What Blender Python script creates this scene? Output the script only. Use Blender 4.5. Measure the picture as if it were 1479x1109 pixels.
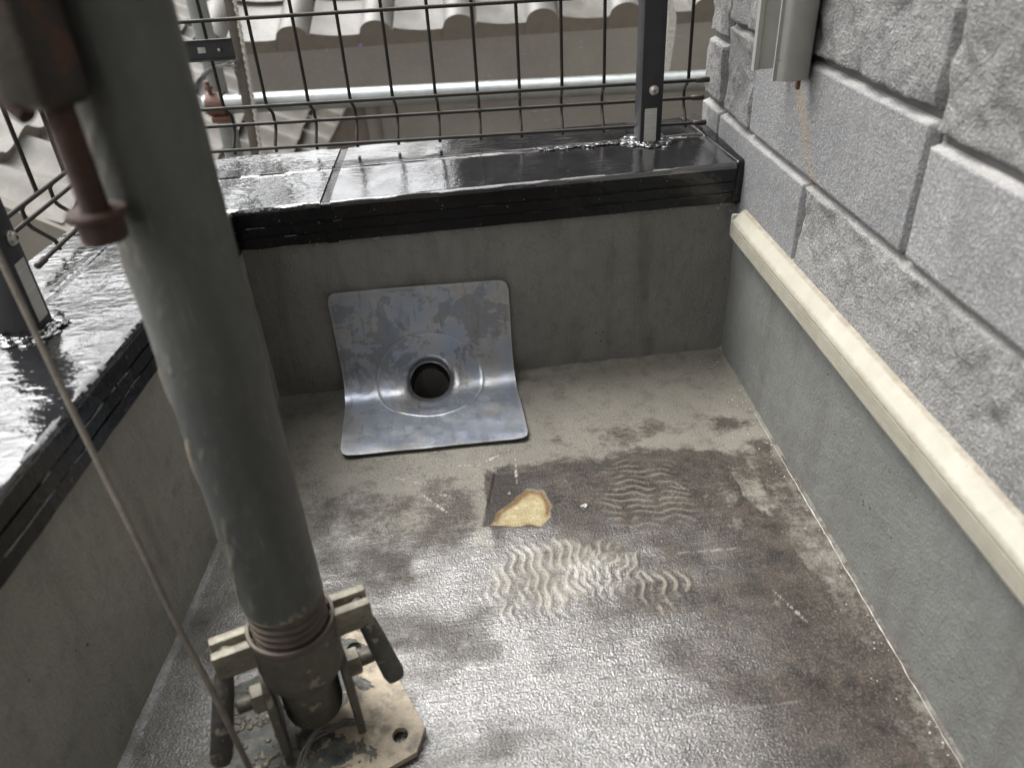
import bpy, bmesh, math, random
import numpy as np
from mathutils import Vector, Matrix, noise

random.seed(7)
rng = np.random.default_rng(7)
for o in list(bpy.data.objects):
    bpy.data.objects.remove(o, do_unlink=True)
scene = bpy.context.scene
COL = scene.collection

# ------------------------------------------------------------------ camera
cam = bpy.data.objects.new('camera', bpy.data.cameras.new('camera'))
COL.objects.link(cam)
cam.data.sensor_width = 36.0
cam.data.lens = 1110.0 / 1479.0 * 36.0
cam.data.clip_start = 0.02
cam.data.clip_end = 400.0
cr, cu, cf = Vector((0.9903, -0.1287, -0.0520)), Vector((0.1140, 0.5401, 0.8338)), Vector((0.0792, 0.8317, -0.5496))
cam.matrix_world = Matrix(((cr.x, cu.x, -cf.x, -0.3633), (cr.y, cu.y, -cf.y, -0.8431), (cr.z, cu.z, -cf.z, 0.5425), (0, 0, 0, 1)))
cam.data.dof.use_dof = True
cam.data.dof.focus_distance = 0.86
cam.data.dof.aperture_fstop = 6.5
scene.camera = cam

# ------------------------------------------------------------------ sky and sun (overcast)
SUN_EL, SUN_AZ = math.radians(62), math.radians(-55)      # azimuth from +y towards +x
world = bpy.data.worlds.new('World'); scene.world = world; world.use_nodes = True
wn = world.node_tree.nodes; wl = world.node_tree.links
sky = wn.new('ShaderNodeTexSky'); sky.sky_type = 'NISHITA'; sky.sun_disc = False
sky.sun_elevation = SUN_EL; sky.sun_rotation = SUN_AZ
sky.dust_density = 6.0; sky.air_density = 1.2; sky.ozone_density = 1.0
hs = wn.new('ShaderNodeHueSaturation'); hs.inputs['Saturation'].default_value = 0.07
bg = wn['Background']; bg.inputs['Strength'].default_value = 0.15
wl.new(sky.outputs[0], hs.inputs['Color']); wl.new(hs.outputs[0], bg.inputs['Color'])
sun = bpy.data.objects.new('sun', bpy.data.lights.new('sun', 'SUN')); COL.objects.link(sun)
sun.data.energy = 0.8; sun.data.angle = math.radians(35); sun.data.color = (1.0, 0.97, 0.92)
sdir = Vector((math.sin(SUN_AZ) * math.cos(SUN_EL), math.cos(SUN_AZ) * math.cos(SUN_EL), math.sin(SUN_EL)))
sun.rotation_euler = sdir.to_track_quat('Z', 'Y').to_euler()
sun.location = (-3, 3, 5)
vs = scene.view_settings
vs.view_transform = 'Standard'; vs.look = 'None'; vs.exposure = 1.52; vs.gamma = 1.0; vs.use_curve_mapping = False
scene.render.engine = 'CYCLES'
scene.render.resolution_x, scene.render.resolution_y = 1024, 767
scene.cycles.max_bounces = 5; scene.cycles.diffuse_bounces = 3; scene.cycles.glossy_bounces = 3

# ------------------------------------------------------------------ helpers
def mesh_obj(name, verts, faces, mat, parent=None, smooth=False, loc=None):
    me = bpy.data.meshes.new(name)
    me.from_pydata([tuple(map(float, v)) for v in verts], [], [tuple(f) for f in faces])
    me.update()
    if mat: me.materials.append(mat)
    if smooth: me.polygons.foreach_set('use_smooth', [True] * len(me.polygons))
    return link(name, me, parent, loc)

def link(name, me, parent=None, loc=None):
    o = bpy.data.objects.new(name, me); COL.objects.link(o)
    if loc is not None: o.location = loc
    if parent:
        o.parent = parent
        o.matrix_parent_inverse = parent_world(parent).inverted()
    return o

def parent_world(p):
    m = p.matrix_basis.copy()
    q = p
    while q.parent:
        m = q.parent.matrix_basis @ q.matrix_parent_inverse @ m if False else (q.parent.matrix_basis @ q.matrix_parent_inverse @ m)
        q = q.parent
    return m

def bm_obj(name, bm, mat, parent=None, smooth=False, autosmooth=None):
    me = bpy.data.meshes.new(name); bm.normal_update(); bm.to_mesh(me); bm.free()
    if mat: me.materials.append(mat)
    if smooth: me.polygons.foreach_set('use_smooth', [True] * len(me.polygons))
    o = link(name, me, parent)
    if autosmooth:
        me.polygons.foreach_set('use_smooth', [True] * len(me.polygons))
        try: me.set_sharp_from_angle(angle=math.radians(autosmooth))
        except Exception: pass
    return o

def empty(name, loc):
    o = bpy.data.objects.new(name, None); COL.objects.link(o); o.location = loc; o.empty_display_size = 0.05
    return o

def tag(o, label=None, cat=None, group=None, kind=None):
    if label: o['label'] = label
    if cat: o['category'] = cat
    if group: o['group'] = group
    if kind: o['kind'] = kind
    return o

def add_box(bm, c, size, axes=None, bevel=0.0, seg=2):
    """box centred at c; axes = 3 unit vectors"""
    c = Vector(c); ax = [Vector(a) for a in (axes or ((1, 0, 0), (0, 1, 0), (0, 0, 1)))]
    vs_ = []
    for sx in (-1, 1):
        for sy in (-1, 1):
            for sz in (-1, 1):
                vs_.append(bm.verts.new(c + ax[0] * sx * size[0] / 2 + ax[1] * sy * size[1] / 2 + ax[2] * sz * size[2] / 2))
    fs = [(0, 1, 3, 2), (4, 6, 7, 5), (0, 4, 5, 1), (2, 3, 7, 6), (0, 2, 6, 4), (1, 5, 7, 3)]
    faces = [bm.faces.new([vs_[i] for i in f]) for f in fs]
    if bevel > 0:
        edges = list({e for f in faces for e in f.edges})
        bmesh.ops.bevel(bm, geom=edges, offset=bevel, segments=seg, affect='EDGES', profile=0.5)
    return bm

def box_obj(name, c, size, mat, parent=None, axes=None, bevel=0.0):
    bm = bmesh.new(); add_box(bm, c, size, axes, bevel)
    bmesh.ops.recalc_face_normals(bm, faces=bm.faces)
    return bm_obj(name, bm, mat, parent, autosmooth=40)

def frame_from(d):
    d = Vector(d).normalized()
    a = Vector((0, 0, 1)) if abs(d.z) < 0.9 else Vector((1, 0, 0))
    x = d.cross(a).normalized(); y = d.cross(x).normalized()
    return x, y

def tube_data(pts, r, seg=10, caps=True):
    pts = [Vector(p) for p in pts]; n = len(pts)
    rs = r if hasattr(r, '__len__') else [r] * n
    V, F = [], []
    x = None
    for i, p in enumerate(pts):
        if i == 0: t = pts[1] - p
        elif i == n - 1: t = p - pts[i - 1]
        else: t = (pts[i + 1] - p).normalized() + (p - pts[i - 1]).normalized()
        t.normalize()
        if x is None: x, y = frame_from(t)
        else:
            x = (x - t * x.dot(t)).normalized(); y = t.cross(x)
        for k in range(seg):
            a = 2 * math.pi * k / seg
            V.append(p + (x * math.cos(a) + y * math.sin(a)) * rs[i])
    for i in range(n - 1):
        for k in range(seg):
            a, b = i * seg + k, i * seg + (k + 1) % seg
            F.append((a, b, b + seg, a + seg))
    if caps:
        F.append(tuple(range(seg))[::-1]); F.append(tuple(range((n - 1) * seg, n * seg)))
    return V, F

def tube(name, pts, r, mat, parent=None, seg=10, caps=True, loc=None):
    V, F = tube_data(pts, r, seg, caps)
    o = mesh_obj(name, V, F, mat, parent, True, loc)
    try: o.data.set_sharp_from_angle(angle=math.radians(50))
    except Exception: pass
    return o

def spline(pts, n=8):
    P = [Vector(p) for p in pts]; P = [P[0] * 2 - P[1]] + P + [P[-1] * 2 - P[-2]]
    out = []
    for i in range(1, len(P) - 2):
        for k in range(n):
            t = k / n
            a, b, c, d = P[i - 1], P[i], P[i + 1], P[i + 2]
            out.append(0.5 * ((2 * b) + (c - a) * t + (2 * a - 5 * b + 4 * c - d) * t * t + (3 * b - a - 3 * c + d) * t ** 3))
    out.append(P[-2]); return out

def lathe(name, prof, base, axis, mat, parent=None, seg=40, sharp=35):
    base = Vector(base); ax = Vector(axis).normalized(); x, y = frame_from(ax)
    V, F = [], []
    for (r, z) in prof:
        for k in range(seg):
            a = 2 * math.pi * k / seg
            V.append(base + ax * z + (x * math.cos(a) + y * math.sin(a)) * r)
    n = len(prof)
    for i in range(n - 1):
        for k in range(seg):
            a, b = i * seg + k, i * seg + (k + 1) % seg
            F.append((a, b, b + seg, a + seg))
    o = mesh_obj(name, V, F, mat, parent, True)
    bm = bmesh.new(); bm.from_mesh(o.data); bmesh.ops.recalc_face_normals(bm, faces=bm.faces); bm.to_mesh(o.data); bm.free()
    o.data.polygons.foreach_set('use_smooth', [True] * len(o.data.polygons))
    try: o.data.set_sharp_from_angle(angle=math.radians(sharp))
    except Exception: pass
    return o

def grid_faces(nu, nv, flip=False):
    i = np.arange(nu - 1)[:, None] * nv + np.arange(nv - 1)[None, :]
    f = np.stack([i, i + nv, i + nv + 1, i + 1], -1).reshape(-1, 4)
    return f[:, ::-1] if flip else f

def grid_obj(name, V, nu, nv, mat, parent=None, flip=False, keep=None, smooth=True):
    """V (nu*nv,3) -> mesh fast"""
    F = grid_faces(nu, nv, flip)
    if keep is not None:
        F = F[keep[F].all(axis=1)]
    me = bpy.data.meshes.new(name)
    me.vertices.add(len(V)); me.vertices.foreach_set('co', np.asarray(V, dtype=np.float32).ravel())
    me.loops.add(F.size); me.loops.foreach_set('vertex_index', F.astype(np.int32).ravel())
    me.polygons.add(len(F)); me.polygons.foreach_set('loop_start', np.arange(0, F.size, 4, dtype=np.int32))
    me.polygons.foreach_set('loop_total', np.full(len(F), 4, dtype=np.int32))
    me.update(calc_edges=True); me.validate()
    if smooth: me.polygons.foreach_set('use_smooth', np.ones(len(F), dtype=bool))
    me.materials.append(mat)
    return link(name, me, parent)

def vnoise(x, y, seed=0):
    """value noise, vectorised, period-free, ~[0,1]"""
    x = np.asarray(x, float) + seed * 17.31; y = np.asarray(y, float) + seed * 9.77
    xi, yi = np.floor(x).astype(np.int64), np.floor(y).astype(np.int64); fx, fy = x - xi, y - yi
    fx = fx * fx * (3 - 2 * fx); fy = fy * fy * (3 - 2 * fy)
    def h(a, b):
        n = (a * 374761393 + b * 668265263 + seed * 1442695) & 0x7fffffff
        n = (n ^ (n >> 13)) * 1274126177 & 0x7fffffff
        n = (n ^ (n >> 16)) & 0xffff
        return n / 65535.0
    return (h(xi, yi) * (1 - fx) + h(xi + 1, yi) * fx) * (1 - fy) + (h(xi, yi + 1) * (1 - fx) + h(xi + 1, yi + 1) * fx) * fy

def fbm(x, y, oct=4, seed=0):
    s, a, t = 0, 1.0, 0
    for k in range(oct):
        s = s + a * vnoise(x * 2 ** k, y * 2 ** k, seed + k); t += a; a *= 0.5
    return s / t

def sstep(a, b, x):
    t = np.clip((x - a) / (b - a), 0, 1); return t * t * (3 - 2 * t)

# ------------------------------------------------------------------ materials
class NT:
    def __init__(s, name):
        s.m = bpy.data.materials.new(name); s.m.use_nodes = True
        s.t = s.m.node_tree; s.n = s.t.nodes; s.l = s.t.links; s.b = s.n['Principled BSDF']
        s.geo = s.n.new('ShaderNodeTexCoord')
    def _in(s, sock, v):
        if hasattr(v, 'is_output') or hasattr(v, 'links') and not isinstance(v, (int, float, tuple)):
            s.l.new(v, sock)
        else:
            if isinstance(v, tuple) and len(v) == 3 and sock.type == 'RGBA': v = v + (1,)
            sock.default_value = v
    def coord(s, scale=(1, 1, 1), rot=(0, 0, 0), kind='Object'):
        mp = s.n.new('ShaderNodeMapping'); mp.inputs['Scale'].default_value = scale; mp.inputs['Rotation'].default_value = rot
        s.l.new(s.geo.outputs[kind], mp.inputs[0]); return mp.outputs[0]
    def noise(s, scale, detail=4, rough=0.55, vec=None, dist=0.0):
        n = s.n.new('ShaderNodeTexNoise'); n.inputs['Scale'].default_value = scale; n.inputs['Detail'].default_value = detail
        n.inputs['Roughness'].default_value = rough; n.inputs['Distortion'].default_value = dist
        s.l.new(vec if vec is not None else s.geo.outputs['Object'], n.inputs['Vector']); return n.outputs['Fac']
    def voronoi(s, scale, vec=None, feature='F1'):
        n = s.n.new('ShaderNodeTexVoronoi'); n.inputs['Scale'].default_value = scale; n.feature = feature
        s.l.new(vec if vec is not None else s.geo.outputs['Object'], n.inputs['Vector']); return n.outputs['Distance']
    def ramp(s, fac, stops, interp='LINEAR'):
        r = s.n.new('ShaderNodeValToRGB'); e = r.color_ramp.elements; r.color_ramp.interpolation = interp
        while len(e) < len(stops): e.new(0.5)
        for el, (p, c) in zip(e, stops):
            el.position = p
            el.color = (c, c, c, 1) if isinstance(c, (int, float)) else tuple(c) + (1,)
        s.l.new(fac, r.inputs[0]); return r.outputs[0]
    def mix(s, fac, a, b, mode='MIX'):
        n = s.n.new('ShaderNodeMix'); n.data_type = 'RGBA'; n.blend_type = mode; n.clamp_factor = True
        s._in(n.inputs[0], fac); s._in(n.inputs[6], a); s._in(n.inputs[7], b); return n.outputs[2]
    def math(s, op, a, b=0.0, clamp=False):
        n = s.n.new('ShaderNodeMath'); n.operation = op; n.use_clamp = clamp
        s._in(n.inputs[0], a); s._in(n.inputs[1], b); return n.outputs[0]
    def attr(s, name):
        n = s.n.new('ShaderNodeAttribute'); n.attribute_name = name; return n.outputs['Fac']
    def bump(s, h, dist=0.001, strength=1.0, prev=None):
        n = s.n.new('ShaderNodeBump'); n.inputs['Distance'].default_value = dist; n.inputs['Strength'].default_value = strength
        s.l.new(h, n.inputs['Height'])
        if prev is not None: s.l.new(prev, n.inputs['Normal'])
        return n.outputs[0]
    def set(s, **k):
        names = dict(col='Base Color', rough='Roughness', metal='Metallic', spec='Specular IOR Level', normal='Normal', coat='Coat Weight',
                     coat_rough='Coat Roughness', coat_normal='Coat Normal', alpha='Alpha', ior='IOR', coat_ior='Coat IOR')
        for a, v in k.items(): s._in(s.b.inputs[names[a]], v)
        return s.m

def simple(name, c1, c2, scale=30, rough=0.6, rough2=None, bump=0.0, bscale=200, metal=0.0, spots=None, spec=0.5):
    t = NT(name)
    n = t.noise(scale, 5, 0.6)
    col = t.ramp(n, [(0.3, c1), (0.7, c2)])
    if spots:                                    # (colour, threshold, scale)
        c, th, sc = spots
        k = t.ramp(t.noise(sc, 5, 0.7), [(th, 0.0), (th + 0.06, 1.0)])
        col = t.mix(k, col, c)
    t.set(col=col, metal=metal, spec=spec)
    t.set(rough=t.ramp(t.noise(scale * 1.7, 4), [(0.3, rough), (0.7, rough2 if rough2 else rough)]))
    if bump: t.set(normal=t.bump(t.noise(bscale, 4, 0.6), bump))
    return t.m

M = {}
# cement render of the low walls
def render_mat(name, ca, cb, cdark, gloss=0.62):
    t = NT(name)
    n1 = t.noise(9, 3, 0.6); n2 = t.noise(55, 4, 0.65); n3 = t.noise(400, 2, 0.7)
    col = t.mix(t.ramp(n1, [(0.35, 0.0), (0.68, 1.0)]), ca, cb)
    col = t.mix(t.math('MULTIPLY', t.ramp(n2, [(0.52, 0.0), (0.75, 1.0)]), 0.45), col, cdark)
    col = t.mix(t.math('MULTIPLY', t.ramp(n3, [(0.35, 1.0), (0.6, 0.0)]), 0.18), col, tuple(x * 0.55 for x in cdark))
    run = t.noise(1.0, 4, 0.6, t.coord((24, 24, 4.5)))
    col = t.mix(t.math('MULTIPLY', t.ramp(run, [(0.52, 0.0), (0.70, 1.0)]), 0.55), col, cdark)
    col = t.mix(t.math('MULTIPLY', t.ramp(run, [(0.28, 1.0), (0.42, 0.0)]), 0.25), col, tuple(min(1, x * 1.35) for x in ca))
    pits = t.ramp(t.voronoi(110), [(0.08, 1.0), (0.16, 0.0)])
    gate = t.ramp(t.noise(34, 3), [(0.62, 0.0), (0.66, 1.0)])
    pit = t.math('MULTIPLY', pits, gate)
    col = t.mix(pit, col, tuple(x * 0.3 for x in cdark))
    h = t.math('ADD', t.math('MULTIPLY', n3, 0.5), t.math('MULTIPLY', n2, 1.0))
    h = t.math('SUBTRACT', h, pit)
    t.set(col=col, rough=gloss, spec=0.4, normal=t.bump(h, 0.0022, 0.9))
    return t.m
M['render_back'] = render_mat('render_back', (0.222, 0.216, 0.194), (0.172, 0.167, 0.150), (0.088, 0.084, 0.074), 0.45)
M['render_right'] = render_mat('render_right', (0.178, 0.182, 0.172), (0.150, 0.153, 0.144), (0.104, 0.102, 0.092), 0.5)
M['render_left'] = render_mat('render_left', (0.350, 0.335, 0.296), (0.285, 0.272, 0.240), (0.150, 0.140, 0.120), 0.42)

# floor: mortar, dark adhesive residue, wet film
def floor_mat():
    t = NT('floor_mortar')
    n1 = t.noise(7, 3, 0.6); n2 = t.noise(42, 4, 0.7); n3 = t.noise(520, 2, 0.75); n4 = t.noise(150, 3, 0.7)
    nst = t.noise(1.0, 4, 0.7, t.coord((9, 150, 18), (0, 0, math.radians(-5))))
    light = t.mix(t.ramp(n1, [(0.35, 0.0), (0.7, 1.0)]), (0.178, 0.167, 0.141), (0.124, 0.116, 0.098))
    light = t.mix(t.math('MULTIPLY', t.ramp(n2, [(0.5, 0.0), (0.70, 1.0)]), 0.6), light, (0.066, 0.059, 0.050))
    dark = t.mix(t.ramp(n2, [(0.36, 0.0), (0.64, 1.0)]), (0.013, 0.0100, 0.0082), (0.058, 0.046, 0.037))
    dark = t.mix(t.math('MULTIPLY', t.ramp(nst, [(0.50, 0.0), (0.70, 1.0)]), 0.22), dark, (0.105, 0.094, 0.078))
    dk = t.math('ADD', t.attr('dark'), t.math('MULTIPLY', t.math('SUBTRACT', n2, 0.5), 1.5))
    dk = t.math('ADD', dk, t.math('MULTIPLY', t.math('SUBTRACT', n1, 0.5), 0.9))
    dk = t.math('ADD', dk, t.math('MULTIPLY', t.math('SUBTRACT', n4, 0.5), 0.7))
    col = t.mix(t.ramp(dk, [(0.30, 0.0), (0.72, 1.0)]), light, dark)
    col = t.mix(t.math('MULTIPLY', t.ramp(n3, [(0.54, 0.0), (0.68, 1.0)]), 0.22), col, (0.30, 0.28, 0.24))
    col = t.mix(t.math('MULTIPLY', t.ramp(n3, [(0.34, 1.0), (0.46, 0.0)]), 0.45), col, (0.018, 0.015, 0.012))
    col = t.mix(t.attr('crest'), col, (0.30, 0.275, 0.222))
    col = t.mix(t.attr('patch'), col, (0.020, 0.0155, 0.013))
    och = t.mix(t.ramp(n2, [(0.35, 0.0), (0.65, 1.0)]), (0.300, 0.255, 0.145), (0.215, 0.165, 0.075))
    och = t.mix(t.ramp(n4, [(0.55, 0.0), (0.75, 0.55)]), och, (0.47, 0.42, 0.29))
    och = t.mix(t.attr('rust'), och, (0.100, 0.045, 0.009))
    col = t.mix(t.attr('ochre'), col, och)
    col = t.mix(t.attr('scratch'), col, (0.50, 0.47, 0.41))
    h = t.math('ADD', t.math('MULTIPLY', n4, 0.35), t.math('MULTIPLY', n3, 0.5))
    h = t.math('ADD', h, t.math('MULTIPLY', nst, 0.45))
    nb = t.bump(h, 0.0019, 1.0)
    wet = t.attr('wet')
    t.set(col=col, rough=t.math('SUBTRACT', 0.62, t.math('MULTIPLY', wet, 0.30)), spec=t.math('ADD', 0.22, t.math('MULTIPLY', wet, 0.6)), normal=nb,
          coat=wet, coat_ior=2.1, coat_rough=0.12, coat_normal=nb)
    return t.m
M['floor'] = floor_mat()

# bituminous black paint on the copings
def black_mat(name, ripple, dist=0.0017, base=(0.010, 0.010, 0.011), gloss=True):
    t = NT(name)
    n1 = t.noise(1.0, 2, 0.5, t.coord((55, 125, 90), (0, 0, math.radians(18)))); n2 = t.noise(420, 2, 0.7); n3 = t.noise(20, 3)
    n4 = t.noise(160, 3, 0.6)
    gate = t.ramp(n3, [(0.42, 0.35), (0.62, 1.0)])
    h = t.math('MULTIPLY', t.math('MULTIPLY', n1, ripple), gate)
    h = t.math('ADD', h, t.math('MULTIPLY', n2, 0.07))
    h = t.math('ADD', h, t.math('MULTIPLY', n4, 0.12 * ripple))
    specks = t.ramp(t.voronoi(230), [(0.12, 1.0), (0.20, 0.0)])
    sg = t.ramp(t.noise(150, 3), [(0.60, 0.0), (0.66, 1.0)])
    col = t.mix(t.ramp(n3, [(0.3, 0.0), (0.7, 1.0)]), base, tuple(x * 2.2 for x in base))
    col = t.mix(t.math('MULTIPLY', specks, sg), col, (0.30, 0.29, 0.27))
    t.set(col=col, rough=t.ramp(n2, [(0.3, 0.05), (0.7, 0.14)]), spec=1.0)
    nb = t.bump(h, dist, 1.0); t.set(normal=nb)
    if gloss: t.set(coat=1.0, coat_rough=0.05, coat_ior=1.9, coat_normal=nb)
    else: t.set(spec=0.45)
    return t.m
M['black_wet'] = black_mat('black_paint_rippled', 1.0, 0.0018)
M['black_gloss'] = black_mat('black_paint_smooth', 0.22, 0.0020)
M['black_front'] = black_mat('black_paint_front', 0.5, 0.0024, (0.005, 0.005, 0.0055), False)  # same paint, darkened and uncoated so front faces lose their reflections
M['bitumen'] = black_mat('bitumen_lump', 1.0, 0.0025)

# stone-look cladding
def stone_mat(name, ca, cb, cd, amp):
    t = NT(name)
    n1 = t.noise(14, 3, 0.6); n2 = t.noise(120, 4, 0.75); n3 = t.noise(480, 2, 0.75); n0 = t.noise(33, 3, 0.65)
    col = t.mix(t.ramp(n1, [(0.35, 0.0), (0.65, 1.0)]), ca, cb)
    col = t.mix(t.math('MULTIPLY', t.ramp(n2, [(0.48, 0.0), (0.72, 1.0)]), 0.6), col, cd)
    col = t.mix(t.math('MULTIPLY', t.ramp(n3, [(0.5, 0.0), (0.66, 1.0)]), 0.6), col, (0.46, 0.46, 0.46))
    col = t.mix(t.math('MULTIPLY', t.ramp(t.noise(300, 2, 0.7), [(0.38, 1.0), (0.5, 0.0)]), 0.30), col, (0.085, 0.085, 0.085))
    col = t.mix(t.math('MULTIPLY', t.ramp(n0, [(0.62, 0.0), (0.75, 1.0)]), t.attr('moss')), col, (0.22, 0.21, 0.10))
    col = t.mix(t.math('MULTIPLY', t.attr('rustrun'), t.ramp(n2, [(0.35, 0.2), (0.6, 0.8)])), col, (0.30, 0.22, 0.13))
    oi = t.n.new('ShaderNodeObjectInfo')
    col = t.mix(1.0, col, t.ramp(oi.outputs['Random'], [(0.0, (0.80, 0.80, 0.80)), (1.0, (1.06, 1.055, 1.04))]), 'MULTIPLY')
    stn = t.noise(1.0, 4, 0.65, t.coord((16, 16, 4)))
    col = t.mix(t.math('MULTIPLY', t.ramp(stn, [(0.54, 0.0), (0.70, 1.0)]), 0.40), col, (0.13, 0.125, 0.115))
    col = t.mix(t.attr('edge'), col, (0.40, 0.39, 0.37))
    h = t.math('ADD', t.math('MULTIPLY', n2, 1.0), t.math('MULTIPLY', n3, 0.45))
    t.set(col=col, rough=0.78, spec=0.3, normal=t.bump(h, 0.0030 * amp, 1.0))
    return t.m
M['stone_fine'] = stone_mat('stone_fine', (0.235, 0.235, 0.237), (0.202, 0.202, 0.205), (0.165, 0.165, 0.168), 0.55)
M['stone_rough'] = stone_mat('stone_rough', (0.245, 0.242, 0.235), (0.200, 0.198, 0.195), (0.145, 0.143, 0.140), 1.15)
M['grout'] = simple('grout', (0.150, 0.148, 0.145), (0.110, 0.109, 0.106), 40, 0.85, bump=0.0006)
# cream PVC trim
def trim_mat():
    t = NT('cream_pvc')
    n = t.noise(26, 5, 0.65); n2 = t.noise(300, 4, 0.7)
    col = t.ramp(n, [(0.35, (0.325, 0.310, 0.258)), (0.7, (0.255, 0.238, 0.190))])
    sp = t.math('MULTIPLY', t.ramp(t.voronoi(150), [(0.05, 1.0), (0.1, 0.0)]), t.ramp(t.noise(30, 4), [(0.57, 0.0), (0.62, 1.0)]))
    col = t.mix(sp, col, (0.10, 0.085, 0.06))
    dirt = t.math('MULTIPLY', t.attr('dirt'), t.ramp(t.noise(90, 5, 0.7), [(0.35, 0.2), (0.6, 1.0)]))
    col = t.mix(dirt, col, (0.16, 0.13, 0.09))
    t.set(col=col, rough=0.42, spec=0.45, normal=t.bump(n2, 0.0003, 0.6))
    return t.m
M['cream'] = trim_mat()
M['frame_grey'] = simple('frame_grey', (0.335, 0.335, 0.305), (0.285, 0.285, 0.262), 40, 0.45, 0.55, bump=0.0002, spots=((0.10, 0.085, 0.06), 0.66, 60))
M['sealant'] = simple('white_sealant', (0.50, 0.48, 0.45), (0.28, 0.27, 0.25), 120, 0.3, bump=0.0005)
M['dark_sealant'] = simple('dark_sealant', (0.10, 0.095, 0.08), (0.06, 0.055, 0.045), 120, 0.4, bump=0.001)
# metals
M['fence_wire'] = simple('fence_wire_bronze', (0.034, 0.028, 0.022), (0.020, 0.017, 0.014), 60, 0.42, 0.55, metal=0.0, bump=0.0002, spec=0.35)
M['wire_cap'] = simple('wire_cap_brown', (0.045, 0.028, 0.020), (0.025, 0.018, 0.014), 60, 0.5)
M['fence_post'] = simple('fence_post_bronze', (0.035, 0.034, 0.037), (0.026, 0.025, 0.028), 25, 0.36, 0.46, bump=0.00015, bscale=600)
M['screw'] = simple('screw_steel', (0.55, 0.53, 0.48), (0.42, 0.40, 0.36), 200, 0.35, metal=0.7)
M['sticker'] = simple('sticker_grey', (0.48, 0.47, 0.43), (0.40, 0.39, 0.36), 50, 0.5)
M['sticker_light'] = simple('sticker_light', (0.62, 0.61, 0.57), (0.52, 0.51, 0.48), 50, 0.5)
M['galv_dark'] = None
def pole_mat():
    t = NT('scaffold_pole_dull')
    v = t.coord((30, 30, 5)); n1 = t.noise(1.0, 5, 0.6, v); n2 = t.noise(60, 5, 0.65); n3 = t.noise(320, 3, 0.7)
    col = t.mix(t.ramp(n1, [(0.32, 0.0), (0.68, 1.0)]), (0.118, 0.122, 0.113), (0.076, 0.079, 0.073))
    col = t.mix(t.math('MULTIPLY', t.ramp(n2, [(0.54, 0.0), (0.72, 1.0)]), 0.30), col, (0.090, 0.091, 0.080))
    col = t.mix(t.math('MULTIPLY', t.ramp(t.noise(130, 5, 0.75), [(0.66, 0.0), (0.70, 1.0)]), 0.6), col, (0.22, 0.21, 0.175))
    scl = t.ramp(t.noise(1.0, 3, 0.6, t.coord((260, 260, 14), (0.25, 0.1, 0))), [(0.66, 0.0), (0.70, 1.0)])
    col = t.mix(t.math('MULTIPLY', scl, 0.4), col, (0.22, 0.22, 0.20))
    col = t.mix(t.attr('chip'), col, (0.32, 0.28, 0.22))
    t.set(col=col, rough=t.ramp(n2, [(0.3, 0.42), (0.7, 0.6)]), metal=0.25, spec=0.45, normal=t.bump(t.math('ADD', n3, n2), 0.0004, 0.8))
    return t.m
M['pole'] = pole_mat()
M['galv'] = simple('galvanised_pipe', (0.30, 0.315, 0.31), (0.22, 0.235, 0.23), 30, 0.32, 0.5, metal=0.75, bump=0.0002, spots=((0.30, 0.30, 0.28), 0.66, 80))
M['galv_old'] = simple('galvanised_old', (0.22, 0.23, 0.22), (0.15, 0.155, 0.15), 20, 0.5, 0.65, metal=0.4, bump=0.0003)
M['jack'] = simple('jack_cast', (0.165, 0.150, 0.118), (0.095, 0.086, 0.070), 55, 0.5, 0.65, bump=0.0009, metal=0.25, spots=((0.31, 0.28, 0.22), 0.60, 70))
M['jack_dark'] = simple('jack_dark', (0.090, 0.086, 0.074), (0.045, 0.043, 0.037), 55, 0.45, 0.6, bump=0.0009, metal=0.25, spots=((0.24, 0.21, 0.165), 0.58, 90))
M['jack_pale'] = simple('jack_pale', (0.33, 0.305, 0.24), (0.17, 0.155, 0.12), 80, 0.45, 0.6, bump=0.0012, metal=0.2, spots=((0.10, 0.09, 0.07), 0.63, 100))
M['jack_ring'] = simple('jack_ring_rust', (0.135, 0.108, 0.082), (0.075, 0.062, 0.050), 70, 0.5, bump=0.0006, metal=0.25, spots=((0.20, 0.09, 0.05), 0.62, 70))
M['rust'] = simple('rusty_steel', (0.066, 0.029, 0.014), (0.026, 0.013, 0.008), 45, 0.62, 0.75, bump=0.0010, spots=((0.08, 0.042, 0.028), 0.62, 90))
M['rust_red'] = simple('rusty_red_clamp', (0.120, 0.052, 0.034), (0.072, 0.032, 0.022), 45, 0.6, 0.7, bump=0.0008, spots=((0.26, 0.15, 0.10), 0.64, 90))
M['clamp_olive'] = simple('clamp_olive', (0.036, 0.030, 0.021), (0.022, 0.016, 0.012), 45, 0.5, 0.6, bump=0.0008, metal=0.2, spots=((0.075, 0.032, 0.018), 0.55, 40))  # tone lowered to stand in for the shadow on the clamp
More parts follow.
